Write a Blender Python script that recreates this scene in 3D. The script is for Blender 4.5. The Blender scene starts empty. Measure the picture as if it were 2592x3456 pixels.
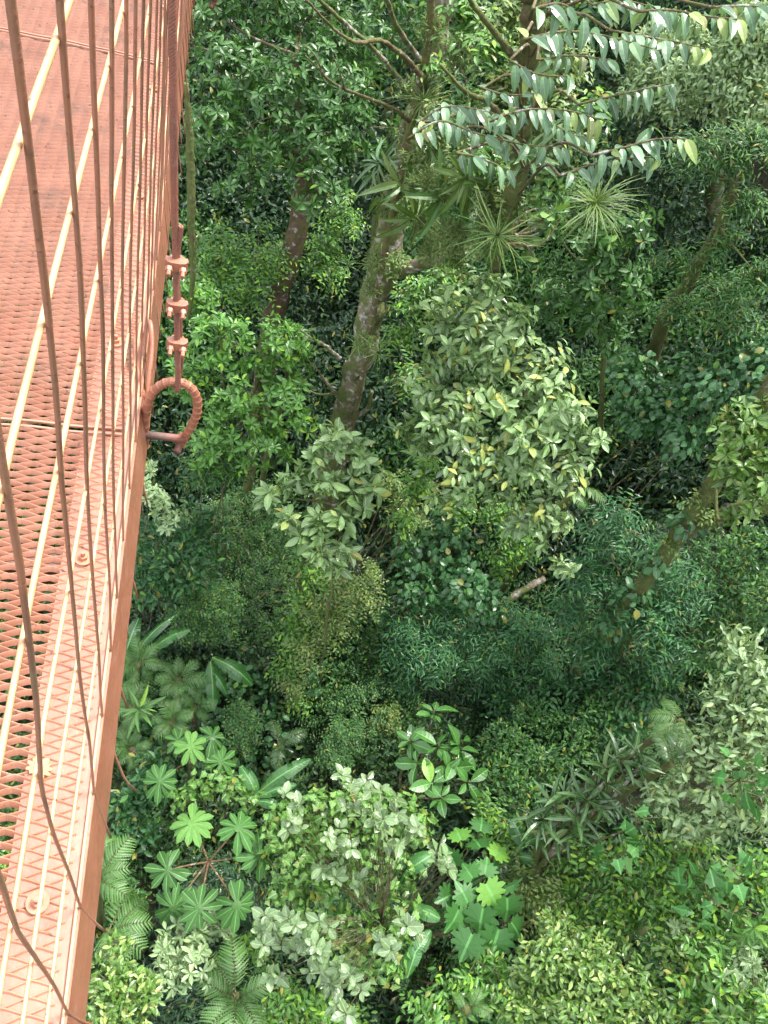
import bpy, math, random
import numpy as np
from mathutils import Vector, Matrix
random.seed(7); RNG = np.random.default_rng(11)
scene = bpy.context.scene
COL = scene.collection
R_ = math.radians
# ------------------------------------------------------------------ camera solved from the photograph
F_PX, CX, CY, CAM_H = 2700.0, 1296.0, 1728.0, 1.7
def unit(v):
    v = np.asarray(v, float); return v / np.linalg.norm(v)
NADIR = np.array([400.0, 3800.0])
_n = NADIR - [CX, CY]
down = unit([*_n, F_PX])
_v1x = 865.0
_v1y = CY + (-F_PX * F_PX - _n[0] * (_v1x - CX)) / _n[1]
along = unit([_v1x - CX, _v1y - CY, F_PX]); right = np.cross(down, along)
def ray(px, py):                       # px, py in a 1659 x 2212 view of the photograph
    v = np.array([px * 1.5625 - CX, py * 1.5625 - CY, F_PX]); v /= np.linalg.norm(v)
    return np.array([v @ right, v @ along, -(v @ down)])
CAM = np.array([0, 0, CAM_H])
def at(px, py, t): return CAM + ray(px, py) * t
def at_h(px, py, H):                   # same horizontal distance H: points of an upright stem
    r = ray(px, py); return CAM + r * (H / math.hypot(r[0], r[1]))
cam_d = bpy.data.cameras.new("camera"); cam = bpy.data.objects.new("camera", cam_d); COL.objects.link(cam)
cam_d.sensor_fit = 'VERTICAL'; cam_d.sensor_height = 24.0; cam_d.lens = 24.0 * F_PX / 3456.0
cam_d.clip_start = 0.02; cam_d.clip_end = 400
rt = Vector((right[0], along[0], -down[0])); dn = Vector((right[1], along[1], -down[1])); fw = Vector((right[2], along[2], -down[2]))
m = Matrix((rt, -dn, -fw)).transposed().to_4x4(); m.translation = Vector(CAM); cam.matrix_world = m
scene.camera = cam
# ------------------------------------------------------------------ light
SUN_EL, SUN_AZ = R_(58), R_(62)        # azimuth from +Y towards +X
w = bpy.data.worlds.new("World"); scene.world = w; w.use_nodes = True
nt = w.node_tree; bg = nt.nodes["Background"]
sky = nt.nodes.new("ShaderNodeTexSky"); sky.sky_type = 'NISHITA'; sky.sun_disc = False
sky.sun_elevation = SUN_EL; sky.sun_rotation = SUN_AZ; sky.dust_density = 4.0; sky.air_density = 1.0
hs = nt.nodes.new("ShaderNodeHueSaturation"); hs.inputs["Saturation"].default_value = 0.28
nt.links.new(sky.outputs[0], hs.inputs["Color"]); nt.links.new(hs.outputs[0], bg.inputs[0]); bg.inputs[1].default_value = 0.125
sl = bpy.data.lights.new("sun", 'SUN'); sl.energy = 3.3; sl.angle = R_(20); sl.color = (1.0, 0.96, 0.88)
so = bpy.data.objects.new("sun", sl); COL.objects.link(so)
sd = Vector((math.sin(SUN_AZ) * math.cos(SUN_EL), math.cos(SUN_AZ) * math.cos(SUN_EL), math.sin(SUN_EL)))
so.rotation_euler = (-sd).to_track_quat('-Z', 'Y').to_euler()
vs = scene.view_settings; vs.view_transform = 'Standard'; vs.look = 'None'; vs.gamma = 1.0; vs.use_curve_mapping = False; vs.exposure = 2.72
cy = scene.cycles; cy.max_bounces = 5; cy.diffuse_bounces = 2; cy.glossy_bounces = 2; cy.transmission_bounces = 2
cy.use_denoising = True; cy.sample_clamp_indirect = 6.0
try: cy.denoiser = 'OPENIMAGEDENOISE'
except Exception: pass

# ------------------------------------------------------------------ materials
def node_mat(name):
    mt = bpy.data.materials.new(name); mt.use_nodes = True
    n = mt.node_tree.nodes; n.clear()
    out = n.new("ShaderNodeOutputMaterial"); bs = n.new("ShaderNodeBsdfPrincipled")
    return mt, mt.node_tree, out, bs
def ramp(tree, stops, src=None):
    r = tree.nodes.new("ShaderNodeValToRGB"); e = r.color_ramp.elements
    while len(e) < len(stops): e.new(0.5)
    for i, (p, c) in enumerate(stops): e[i].position = p; e[i].color = (*c, 1)
    if src is not None: tree.links.new(src, r.inputs[0])
    return r
def noise(tree, scale, detail=3, co=None, rough=0.55):
    t = tree.nodes.new("ShaderNodeTexNoise"); t.inputs["Scale"].default_value = scale
    t.inputs["Detail"].default_value = detail; t.inputs["Roughness"].default_value = rough
    if co is None:
        c = tree.nodes.new("ShaderNodeTexCoord"); co = c.outputs["Object"]
    tree.links.new(co, t.inputs["Vector"]); return t
def mix(tree, fac, a, b, mode='MIX'):
    x = tree.nodes.new("ShaderNodeMix"); x.data_type = 'RGBA'; x.blend_type = mode
    for s, v in ((0, fac), (6, a), (7, b)):
        if isinstance(v, bpy.types.NodeSocket): tree.links.new(v, x.inputs[s])
        elif s == 0: x.inputs[0].default_value = v
        else: x.inputs[s].default_value = (*v, 1)
    return x.outputs[2]
def math_(tree, op, a, b=0.0, c=None):
    x = tree.nodes.new("ShaderNodeMath"); x.operation = op
    for s, v in ((0, a), (1, b), (2, c)):
        if v is None: continue
        if isinstance(v, bpy.types.NodeSocket): tree.links.new(v, x.inputs[s])
        else: x.inputs[s].default_value = v
    return x.outputs[0]
LEAF = {}
def leaf_mat(name, base, young=None, p_young=0.1, old=None, p_old=0.02, rough=0.36, trans=0.16, veins=0, rib=0.5, var=0.35, spec=0.5, cool=False):
    """base colour (linear); per-leaf random attribute picks tint, young and old leaves; leaf attribute = (across, along, random)"""
    mt, t, out, bs = node_mat("leaf_" + name)
    at_ = t.nodes.new("ShaderNodeAttribute"); at_.attribute_name = "leaf"
    sx = t.nodes.new("ShaderNodeSeparateXYZ"); t.links.new(at_.outputs["Vector"], sx.inputs[0])
    u, wv, rnd = sx.outputs
    b = np.array(base) * ([1.12, 1.04, .72] if not cool else [1, 1, 1]); young = young or tuple(np.clip(b * [2.6, 1.9, 1.1] + [.02, .03, 0], 0, .7)); old = old or (0.26, 0.25, 0.05)
    lo, hi = tuple(b * (1 - var)), tuple(b * (1 + var))
    rp = ramp(t, [(0.0, old), (p_old, old), (min(p_old + .015, .9), lo), (0.5, tuple(b)), (1 - p_young - .02, hi), (1 - p_young * .6, young), (1.0, young)], rnd)
    col = rp.outputs[0]
    au = math_(t, 'ABSOLUTE', u)
    rm = math_(t, 'LESS_THAN', au, 0.09)
    col = mix(t, math_(t, 'MULTIPLY', rm, rib), col, tuple(np.clip(b * 2.2 + .04, 0, .8)))
    geo = t.nodes.new("ShaderNodeNewGeometry")
    under = mix(t, geo.outputs["Backfacing"], col, mix(t, 0.55, col, tuple(np.clip(b * 1.5 + .05, 0, .7))))
    ns = noise(t, 34.0, 2)
    col2 = mix(t, 0.5, under, mix(t, ns.outputs[0], (0.55, 0.55, 0.5), (1.35, 1.35, 1.3)), 'MULTIPLY')
    t.links.new(col2, bs.inputs["Base Color"])
    t.links.new(math_(t, 'MULTIPLY_ADD', rnd, 0.34, rough - .19), bs.inputs["Roughness"])
    bs.inputs["Specular IOR Level"].default_value = spec * 1.35
    if veins:
        ph = math_(t, 'ADD', math_(t, 'MULTIPLY', wv, veins * 6.283), math_(t, 'MULTIPLY', au, -4.5))
        h = math_(t, 'ADD', math_(t, 'SINE', ph), math_(t, 'MULTIPLY', rm, -2.0))
        bp = t.nodes.new("ShaderNodeBump"); bp.inputs["Strength"].default_value = 0.28; bp.inputs["Distance"].default_value = 0.0025
        t.links.new(h, bp.inputs["Height"]); t.links.new(bp.outputs[0], bs.inputs["Normal"])
    tr = t.nodes.new("ShaderNodeBsdfTranslucent")
    t.links.new(mix(t, 1.0, col2, (1.5, 1.6, 0.7), 'MULTIPLY'), tr.inputs[0])
    ms = t.nodes.new("ShaderNodeMixShader"); ms.inputs[0].default_value = trans
    t.links.new(bs.outputs[0], ms.inputs[1]); t.links.new(tr.outputs[0], ms.inputs[2]); t.links.new(ms.outputs[0], out.inputs[0])
    LEAF[name] = mt; return mt
leaf_mat("evergreen", (.038, .115, .030), rough=.42, spec=.36)
leaf_mat("bright", (.065, .180, .040), p_young=.18, rough=.42, spec=.36)
leaf_mat("pale", cool=True, base=(.165, .265, .100), var=.5, young=(.42, .45, .10), p_young=.12, veins=7, rough=.34, trans=.2)
leaf_mat("droop", cool=True, base=(.105, .195, .100), young=(.24, .33, .08), p_young=.10, p_old=.005, veins=0, rough=.40, trans=.14)
leaf_mat("small", (.040, .125, .040), rough=.46, spec=.36, p_young=.12)
leaf_mat("deep", (.024, .095, .036), rough=.46, spec=.36, p_young=.05)
leaf_mat("teal", (.032, .125, .055), rough=.44, spec=.4, p_young=.05, p_old=.01)
leaf_mat("round", (.042, .135, .060), rough=.42, p_young=.05, p_old=.01, spec=.4)
leaf_mat("olive", (.078, .150, .032), young=(.20, .27, .06), p_young=.2, rough=.5)
leaf_mat("moss", cool=True, base=(.095, .150, .040), young=(.19, .25, .08), p_young=.2, old=(.13, .12, .04), p_old=.03, rough=.8, trans=.1, spec=.2)
leaf_mat("strap", (.055, .125, .055), young=(.20, .27, .09), p_young=.2, rough=.32, rib=.9)
leaf_mat("broad", (.065, .195, .055), p_young=.1, rough=.34, veins=6, rib=.8, p_old=.0)
leaf_mat("silver", cool=True, base=(.145, .225, .100), young=(.17, .28, .10), rough=.34, veins=3, p_young=.06, p_old=.0)
leaf_mat("ivy", (.095, .225, .060), young=(.19, .29, .08), p_young=.15, rough=.5, p_old=.03)
leaf_mat("fern", (.060, .150, .045), rough=.5, p_young=.1, p_old=.0)
leaf_mat("feather", (.055, .150, .042), rough=.55, p_young=.15, p_old=.0)
leaf_mat("banana", (.040, .140, .045), rough=.34, rib=1.0, p_young=.02, p_old=.0, veins=16)
leaf_mat("cecropia", (.040, .125, .034), young=(.11, .25, .05), p_young=.12, rough=.58, spec=.36, rib=1.0, p_old=.0)
leaf_mat("lobed", (.042, .150, .045), rough=.5, p_young=.03, veins=0, spec=.35, rib=.6, p_old=.0)
leaf_mat("whitened", cool=True, base=(.210, .310, .140), young=(.28, .38, .13), rough=.44, p_young=.12)
leaf_mat("shade", (.021, .068, .022), rough=.46, spec=.36)  # darker leaf colours paint shade into the undergrowth and hollows
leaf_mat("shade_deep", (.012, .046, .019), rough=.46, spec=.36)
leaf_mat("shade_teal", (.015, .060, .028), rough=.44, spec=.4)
leaf_mat("dry", (.40, .29, .20), rough=.7, p_young=.1)
leaf_mat("yellow", (.085, .185, .045), young=(.27, .36, .10), p_young=.25, rough=.4)
leaf_mat("heart", (.085, .185, .040), young=(.17, .27, .07), rough=.5, rib=.9)
def bark_mat(name, dark, light, moss, lichen=(.35, .34, .30), moss_amt=.5, lichen_amt=.3):
    mt, t, out, bs = node_mat(name)
    n1, n2, n3 = noise(t, 14, 6), noise(t, 5.2, 6), noise(t, 11, 5)
    c = ramp(t, [(.3, dark), (.7, light)], n1.outputs[0]).outputs[0]
    c = mix(t, ramp(t, [(.60 - lichen_amt * .2, (0, 0, 0)), (.68 - lichen_amt * .2, (1, 1, 1))], n3.outputs[0]).outputs[0], c, lichen)
    c = mix(t, ramp(t, [(.62 - moss_amt * .35, (0, 0, 0)), (.72 - moss_amt * .35, (1, 1, 1))], n2.outputs[0]).outputs[0], c, mix(t, n1.outputs[0], tuple(np.array(moss) * .5), tuple(np.array(moss) * 1.5)))
    t.links.new(c, bs.inputs["Base Color"]); bs.inputs["Roughness"].default_value = .85
    bp = t.nodes.new("ShaderNodeBump"); bp.inputs["Strength"].default_value = .9; bp.inputs["Distance"].default_value = .03
    t.links.new(noise(t, 22, 6).outputs[0], bp.inputs["Height"]); t.links.new(bp.outputs[0], bs.inputs["Normal"])
    t.links.new(bs.outputs[0], out.inputs[0]); return mt
BARK = bark_mat("bark_lichen", (.12, .095, .060), (.31, .26, .185), (.105, .125, .035), lichen=(.42, .41, .37), moss_amt=.58, lichen_amt=.42)
BARK_MOSS = bark_mat("bark_moss", (.065, .050, .024), (.15, .115, .06), (.100, .120, .030), moss_amt=.75, lichen_amt=.15)
BARK_RED = bark_mat("bark_red", (.065, .042, .027), (.15, .092, .058), (.09, .085, .02), moss_amt=.4, lichen_amt=.1)
TWIG = bark_mat("twig_bark", (.07, .055, .025), (.16, .12, .06), (.11, .11, .03), moss_amt=.4, lichen_amt=.2)
STEM_PINK = bark_mat("leaf_stalk", (.13, .075, .04), (.22, .14, .075), (.2, .12, .05), moss_amt=.1, lichen_amt=.0)
def paint_mat(name, a, b, dirt=.4, rough=.42, sp=60):
    mt, t, out, bs = node_mat(name)
    n1, n2, n3 = noise(t, 7, 5), noise(t, sp, 4), noise(t, 25, 6)
    c = ramp(t, [(.35, a), (.65, b)], n1.outputs[0]).outputs[0]
    c = mix(t, ramp(t, [(.60, (0, 0, 0)), (.70, (1, 1, 1))], n3.outputs[0]).outputs[0], c, tuple(np.array(a) * .8 + [.05, .05, .045]))
    c = mix(t, ramp(t, [(.70 - dirt * .12, (0, 0, 0)), (.76 - dirt * .1, (1, 1, 1))], n2.outputs[0]).outputs[0], c, (.16, .075, .045))
    n4 = noise(t, 3.3, 8, rough=.72); c = mix(t, ramp(t, [(.56, (0, 0, 0)), (.64, (dirt,) * 3)], n4.outputs[0]).outputs[0], c, (.15, .085, .055)); n5 = noise(t, 5.1, 8, rough=.75); c = mix(t, ramp(t, [(.60, (0, 0, 0)), (.68, (dirt * .8,) * 3)], n5.outputs[0]).outputs[0], c, (.20, .17, .10))
    t.links.new(c, bs.inputs["Base Color"]); bs.inputs["Specular IOR Level"].default_value = .75
    t.links.new(ramp(t, [(.3, (rough - .12,) * 3), (.7, (rough + .18,) * 3)], n3.outputs[0]).outputs[0], bs.inputs["Roughness"])
    bp = t.nodes.new("ShaderNodeBump"); bp.inputs["Strength"].default_value = .5; bp.inputs["Distance"].default_value = .002
    t.links.new(n2.outputs[0], bp.inputs["Height"]); t.links.new(bp.outputs[0], bs.inputs["Normal"])
    t.links.new(bs.outputs[0], out.inputs[0]); return mt
PAINT = paint_mat("red_oxide_paint", (.43, .165, .085), (.36, .125, .062))
PAINT_DECK = paint_mat("worn_deck_paint", (.41, .185, .115), (.34, .138, .080), dirt=.6, rough=.38)
PAINT_OLD = paint_mat("weathered_paint", (.34, .135, .072), (.26, .090, .048), dirt=.8, rough=.5)
PAINT_EDGE = paint_mat("beam_paint", (.31, .125, .075), (.25, .092, .053), dirt=.6)
WIRE = paint_mat("weathered_wire", (.34, .145, .085), (.25, .14, .085), dirt=.7, rough=.45, sp=130)
WIRE_TOPLIT = paint_mat("painted_toplight_wire", (.58, .36, .18), (.50, .28, .14), dirt=.25, rough=.4, sp=90)  # pale colour carries the light from above on the lengthwise wires
ROPE = paint_mat("rusty_rope", (.25, .095, .058), (.17, .068, .045), dirt=.6, rough=.6)
RUST = paint_mat("bare_rust", (.20, .07, .045), (.09, .06, .05), dirt=.9, rough=.7)
def ground_mat():
    mt, t, out, bs = node_mat("forest_soil")
    c = ramp(t, [(.3, (.018, .016, .009)), (.55, (.035, .030, .014)), (.7, (.022, .035, .012))], noise(t, 2.5, 6).outputs[0]).outputs[0]
    t.links.new(c, bs.inputs["Base Color"]); bs.inputs["Roughness"].default_value = .9
    t.links.new(bs.outputs[0], out.inputs[0]); return mt
SOIL = ground_mat()
# ------------------------------------------------------------------ mesh building
def make_obj(name, verts, totals, loops, mat, parent=None, leafattr=None, smooth=False):
    me = bpy.data.meshes.new(name)
    verts = np.asarray(verts, np.float32); totals = np.asarray(totals, np.int32); loops = np.asarray(loops, np.int32)
    me.vertices.add(len(verts)); me.vertices.foreach_set("co", verts.ravel())
    me.loops.add(len(loops)); me.loops.foreach_set("vertex_index", loops)
    me.polygons.add(len(totals)); starts = np.concatenate([[0], np.cumsum(totals)[:-1]]).astype(np.int32)
    me.polygons.foreach_set("loop_start", starts)
    try: me.polygons.foreach_set("loop_total", totals)
    except Exception: pass
    me.polygons.foreach_set("use_smooth", np.full(len(totals), bool(smooth)))
    if leafattr is not None:
        a = me.attributes.new("leaf", 'FLOAT_VECTOR', 'POINT'); a.data.foreach_set("vector", np.asarray(leafattr, np.float32).ravel())
    me.materials.append(mat); me.update(calc_edges=True)
    o = bpy.data.objects.new(name, me); COL.objects.link(o)
    if parent is not None: o.parent = parent; o.matrix_parent_inverse = Matrix.Translation(-Vector(parent.location))
    return o
class Buf:
    def __init__(s): s.v, s.t, s.l, s.a, s.n = [], [], [], [], 0
    def add(s, v, faces=None, totals=None, loops=None, attr=None):
        if faces is not None:
            totals = [len(f) for f in faces]; loops = [i for f in faces for i in f]
        v = np.asarray(v, float).reshape(-1, 3)
        s.v.append(v); s.t.append(np.asarray(totals, np.int32)); s.l.append(np.asarray(loops, np.int64) + s.n); s.n += len(v)
        s.a.append(np.zeros((len(v), 3)) if attr is None else attr)
    def build(s, name, mat, parent=None, smooth=False):
        return make_obj(name, np.concatenate(s.v), np.concatenate(s.t), np.concatenate(s.l), mat, parent, np.concatenate(s.a), smooth)
    def empty(s): return s.n == 0
def thing(name, label, cat, loc, group=None):
    o = bpy.data.objects.new(name, None); COL.objects.link(o); o.location = Vector(loc); o.empty_display_size = .1
    o["label"] = label; o["category"] = cat
    if group: o["group"] = group
    return o
def catmull(pts, n=8):
    p = [np.asarray(q, float) for q in pts]
    if len(p) < 3: return np.array([p[0] + (p[-1] - p[0]) * k / n for k in range(n + 1)])
    p = [2 * p[0] - p[1]] + p + [2 * p[-1] - p[-2]]; out = []
    for i in range(1, len(p) - 2):
        for k in range(n):
            t = k / n; a, b, c, d = p[i - 1], p[i], p[i + 1], p[i + 2]
            out.append(.5 * ((2 * b) + (c - a) * t + (2 * a - 5 * b + 4 * c - d) * t * t + (3 * b - a - 3 * c + d) * t ** 3))
    out.append(p[-2]); return np.array(out)
def tube(buf, path, rad, sides=8, rough=0.0, caps=True):
    path = np.asarray(path, float); n = len(path); rad = np.broadcast_to(np.asarray(rad, float), (n,)) if np.ndim(rad) == 0 else np.interp(np.linspace(0, 1, n), np.linspace(0, 1, len(rad)), rad)
    tg = np.gradient(path, axis=0); tg /= np.linalg.norm(tg, axis=1)[:, None] + 1e-9
    ref = np.array([0.13, 0.21, 0.97]) if abs(tg[0][2]) < .8 else np.array([0.97, .2, .1])
    V = []; ang = np.linspace(0, 2 * np.pi, sides, endpoint=False)
    x = np.cross(tg[0], ref); x /= np.linalg.norm(x)
    for i in range(n):
        x = x - tg[i] * (x @ tg[i]); x /= np.linalg.norm(x) + 1e-9; y = np.cross(tg[i], x)
        r = rad[i] * (1 + (RNG.normal(0, rough, sides) if rough else 0))
        V.append(path[i] + (np.cos(ang) * r)[:, None] * x + (np.sin(ang) * r)[:, None] * y)
    V = np.concatenate(V); k = np.arange(sides); k2 = (k + 1) % sides
    q = np.concatenate([np.stack([i * sides + k, i * sides + k2, (i + 1) * sides + k2, (i + 1) * sides + k], 1) for i in range(n - 1)])
    tot = [4] * len(q); lp = list(q.ravel())
    if caps:
        tot += [sides, sides]; lp += list(k[::-1]) + list((n - 1) * sides + k)
    buf.add(V, totals=tot, loops=lp)
def box(buf, lo, hi):
    x0, y0, z0 = lo; x1, y1, z1 = hi
    v = [(x0, y0, z0), (x1, y0, z0), (x1, y1, z0), (x0, y1, z0), (x0, y0, z1), (x1, y0, z1), (x1, y1, z1), (x0, y1, z1)]
    buf.add(v, [(3, 2, 1, 0), (4, 5, 6, 7), (0, 1, 5, 4), (1, 2, 6, 5), (2, 3, 7, 6), (3, 0, 4, 7)])
# leaf templates: axis +Y, normal +Z, unit length; attribute (across, along)
class Tmpl:
    def __init__(s, v, f, uv):
        s.v = np.array(v, float); s.tot = np.array([len(q) for q in f]); s.lp = np.array([i for q in f for i in q]); s.uv = np.array(uv, float)
def t_leaf(wd, segs=4, wide=.5, fold=.25, droop=.25, point=1.0):
    v, uv, f = [], [], []
    for i in range(segs + 1):
        y = i / segs
        if i in (0, segs):
            v.append((0, y, -droop * y * y)); uv.append((0, y))
        else:
            s = (math.sin(math.pi * y ** (math.log(.5) / math.log(wide)))) ** (.75 * point); hw = wd * .5 * s
            for q in (-1, 0, 1):
                v.append((q * hw, y, -droop * y * y + abs(q) * hw * fold)); uv.append((q, y))
    for i in range(segs):
        if i == 0: f += [(0, 2, 1), (0, 3, 2)]
        elif i == segs - 1:
            a = 1 + 3 * (i - 1); f += [(a, a + 1, len(v) - 1), (a + 1, a + 2, len(v) - 1)]
        else:
            a = 1 + 3 * (i - 1); f += [(a, a + 1, a + 4, a + 3), (a + 1, a + 2, a + 5, a + 4)]
    return Tmpl(v, f, uv)
def t_lobed(pts):                      # outline of the right half, base to tip; mirrored into a fan
    v = [(0, 0, 0), (0, .45, .03), (0, 1, -.12)]; uv = [(0, 0), (0, .45), (0, 1)]; f = []
    for sgn in (1, -1):
        idx = [0]
        for (x, y) in pts:
            idx.append(len(v)); v.append((sgn * x, y, abs(x) * .18 - y * y * .12)); uv.append((sgn * abs(x) * 2, y))
        idx.append(2)
        for a, b in zip(idx[:-1], idx[1:]): f.append((1, a, b) if sgn > 0 else (1, b, a))
    return Tmpl(v, f, uv)
T_SMALL = t_leaf(.46, 2, fold=.3, droop=.15); T_OVAL = t_leaf(.40, 4, .55, .3, .22); T_LANCE = t_leaf(.24, 4, .45, .35, .25)
T_ROUND = t_leaf(.66, 4, .48, .2, .25, .8); T_BIG = t_leaf(.44, 7, .55, .3, .35); T_STRAP = t_leaf(.17, 6, .42, .5, .4, .8)
T_BROAD = t_leaf(.50, 7, .55, .25, .3); T_BLADE = t_leaf(.032, 7, .3, .3, .95, .6); T_DROOP = t_leaf(.42, 6, .45, .22, .5); T_FINE = t_leaf(.16, 2, .5, .3, .2)
T_IVY = t_lobed([(.30, -.10), (.34, .12), (.56, .22), (.34, .46), (.26, .60), (.14, .78)])
T_HEART = t_lobed([(.20, -.16), (.40, -.06), (.46, .18), (.38, .46), (.20, .76)])
T_MAPLE = t_lobed([(.22, -.16), (.30, -.05), (.52, -.08), (.50, .05), (.38, .13), (.62, .20), (.68, .32), (.42, .35), (.58, .50), (.52, .60), (.33, .52), (.34, .72), (.18, .68), (.12, .88)])
def nrm(a): return a / (np.linalg.norm(a, axis=-1, keepdims=True) + 1e-9)
def leaves(buf, T, pos, dirs, normals, size, rnd=None):
    n = len(pos)
    if n == 0: return
    y = nrm(dirs); x = nrm(np.cross(y, normals)); z = np.cross(x, y)
    size = np.broadcast_to(np.asarray(size, float), (n,))[:, None, None]
    tv = T.v[None]; V = pos[:, None] + size * (tv[..., 0:1] * x[:, None] + tv[..., 1:2] * y[:, None] + tv[..., 2:3] * z[:, None])
    k = len(T.v); rnd = RNG.random(n) if rnd is None else rnd
    at_ = np.concatenate([np.broadcast_to(T.uv[None], (n, k, 2)), np.broadcast_to(rnd[:, None, None], (n, k, 1))], 2).reshape(-1, 3)
    lp = (T.lp[None] + (np.arange(n) * k)[:, None]).ravel()
    buf.add(V.reshape(-1, 3), totals=np.tile(T.tot, n), loops=lp, attr=at_)
def rosettes(buf, T, tips, axes, size, k=(5, 8), tilt=(58, 82), layers=1, spread=.3):
    for ly in range(layers):
        reps = RNG.integers(k[0], k[1] + 1, len(tips)); idx = np.repeat(np.arange(len(tips)), reps)
        ph = np.concatenate([np.arange(r) / r for r in reps]) * 2 * np.pi + RNG.normal(0, .2, len(idx)) + RNG.random(len(tips))[idx] * 6.28
        a = nrm(axes)[idx]; h = nrm(np.cross(a, np.array([.31, .77, .55]))); b = np.cross(a, h)
        tl = np.radians(RNG.uniform(*tilt, len(idx)) + ly * 14)
        d = a * np.cos(tl)[:, None] + (h * np.cos(ph)[:, None] + b * np.sin(ph)[:, None]) * np.sin(tl)[:, None]
        sz = size * RNG.uniform(.5, 1.15, len(idx)) * (1 + .1 * ly)
        dn_ = RNG.random(len(idx)); base = tips[idx] - a * (ly * size * .35 + dn_[:, None] * size * spread) + d * (size * .06)
        r = np.clip(RNG.random(len(idx)) * .75 + RNG.random(len(tips))[idx] * .25, 0, 1)
        leaves(buf, T, base, d, a + RNG.normal(0, .32, d.shape), sz, r)
def sprays(buf, T, tips, axes, size, nl=9, tlen=4.0, wood=None, droop=.35):
    """alternate leaves on both sides of a short arching twig"""
    n = len(tips); ax = nrm(axes); side = nrm(np.cross(ax, np.array([0, 0, 1.0]) + RNG.normal(0, .25, (n, 3))))
    L = size * tlen
    for j in range(nl):
        f = (j + .6) / nl
        p = tips + ax * (L * (f - .7)) + np.array([0, 0, -1]) * (L * droop * f * f)
        s = 1 if j % 2 else -1
        d = ax * RNG.uniform(.35, .7, (n, 1)) + side * s + np.array([0, 0, -.25]) + RNG.normal(0, .15, (n, 3))
        leaves(buf, T, p, d, np.array([0, 0, 1.0]) + RNG.normal(0, .3, (n, 3)), size * RNG.uniform(.75, 1.1, n) * (1 - .3 * abs(f - .5)))
def sphere(n, up=.25):
    d = nrm(RNG.normal(0, 1, (n, 3)) + np.array([0, 0, up])); return d
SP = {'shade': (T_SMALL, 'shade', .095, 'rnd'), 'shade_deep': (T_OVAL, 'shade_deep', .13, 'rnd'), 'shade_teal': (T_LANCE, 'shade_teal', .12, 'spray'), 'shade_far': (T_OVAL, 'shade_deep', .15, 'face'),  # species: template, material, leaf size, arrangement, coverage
 'whorl': (T_OVAL, 'evergreen', .135, 'ros'), 'whorl_bright': (T_OVAL, 'bright', .125, 'ros'), 'pale': (T_BIG, 'pale', .155, 'ros'), 'palebig': (T_BIG, 'pale', .20, 'ros'),
 'small': (T_SMALL, 'small', .088, 'rnd'), 'deep': (T_OVAL, 'deep', .125, 'rnd'), 'pale2': (T_BIG, 'pale', .14, 'spray'), 'teal': (T_LANCE, 'teal', .12, 'spray'),
 'spray': (T_LANCE, 'small', .11, 'spray'), 'round': (T_ROUND, 'round', .125, 'hang'), 'olive': (T_SMALL, 'olive', .078, 'spray'),
 'ivy': (T_IVY, 'ivy', .085, 'face'), 'whitened': (T_OVAL, 'whitened', .10, 'face'), 'far': (T_OVAL, 'small', .13, 'face'),
 'yellow': (T_OVAL, 'yellow', .085, 'rnd'), 'yellow_whorl': (T_OVAL, 'yellow', .13, 'ros'), 'silverleaf': (T_OVAL, 'whitened', .10, 'ros'), 'moss': (T_FINE, 'moss', .075, 'rnd'), 'fine': (T_SMALL, 'small', .066, 'spray'),
 'lance': (T_LANCE, 'deep', .14, 'ros'), 'gloss': (T_OVAL, 'bright', .10, 'spray'), 'starvine': (T_IVY, 'lobed', .14, 'face')}
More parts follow.
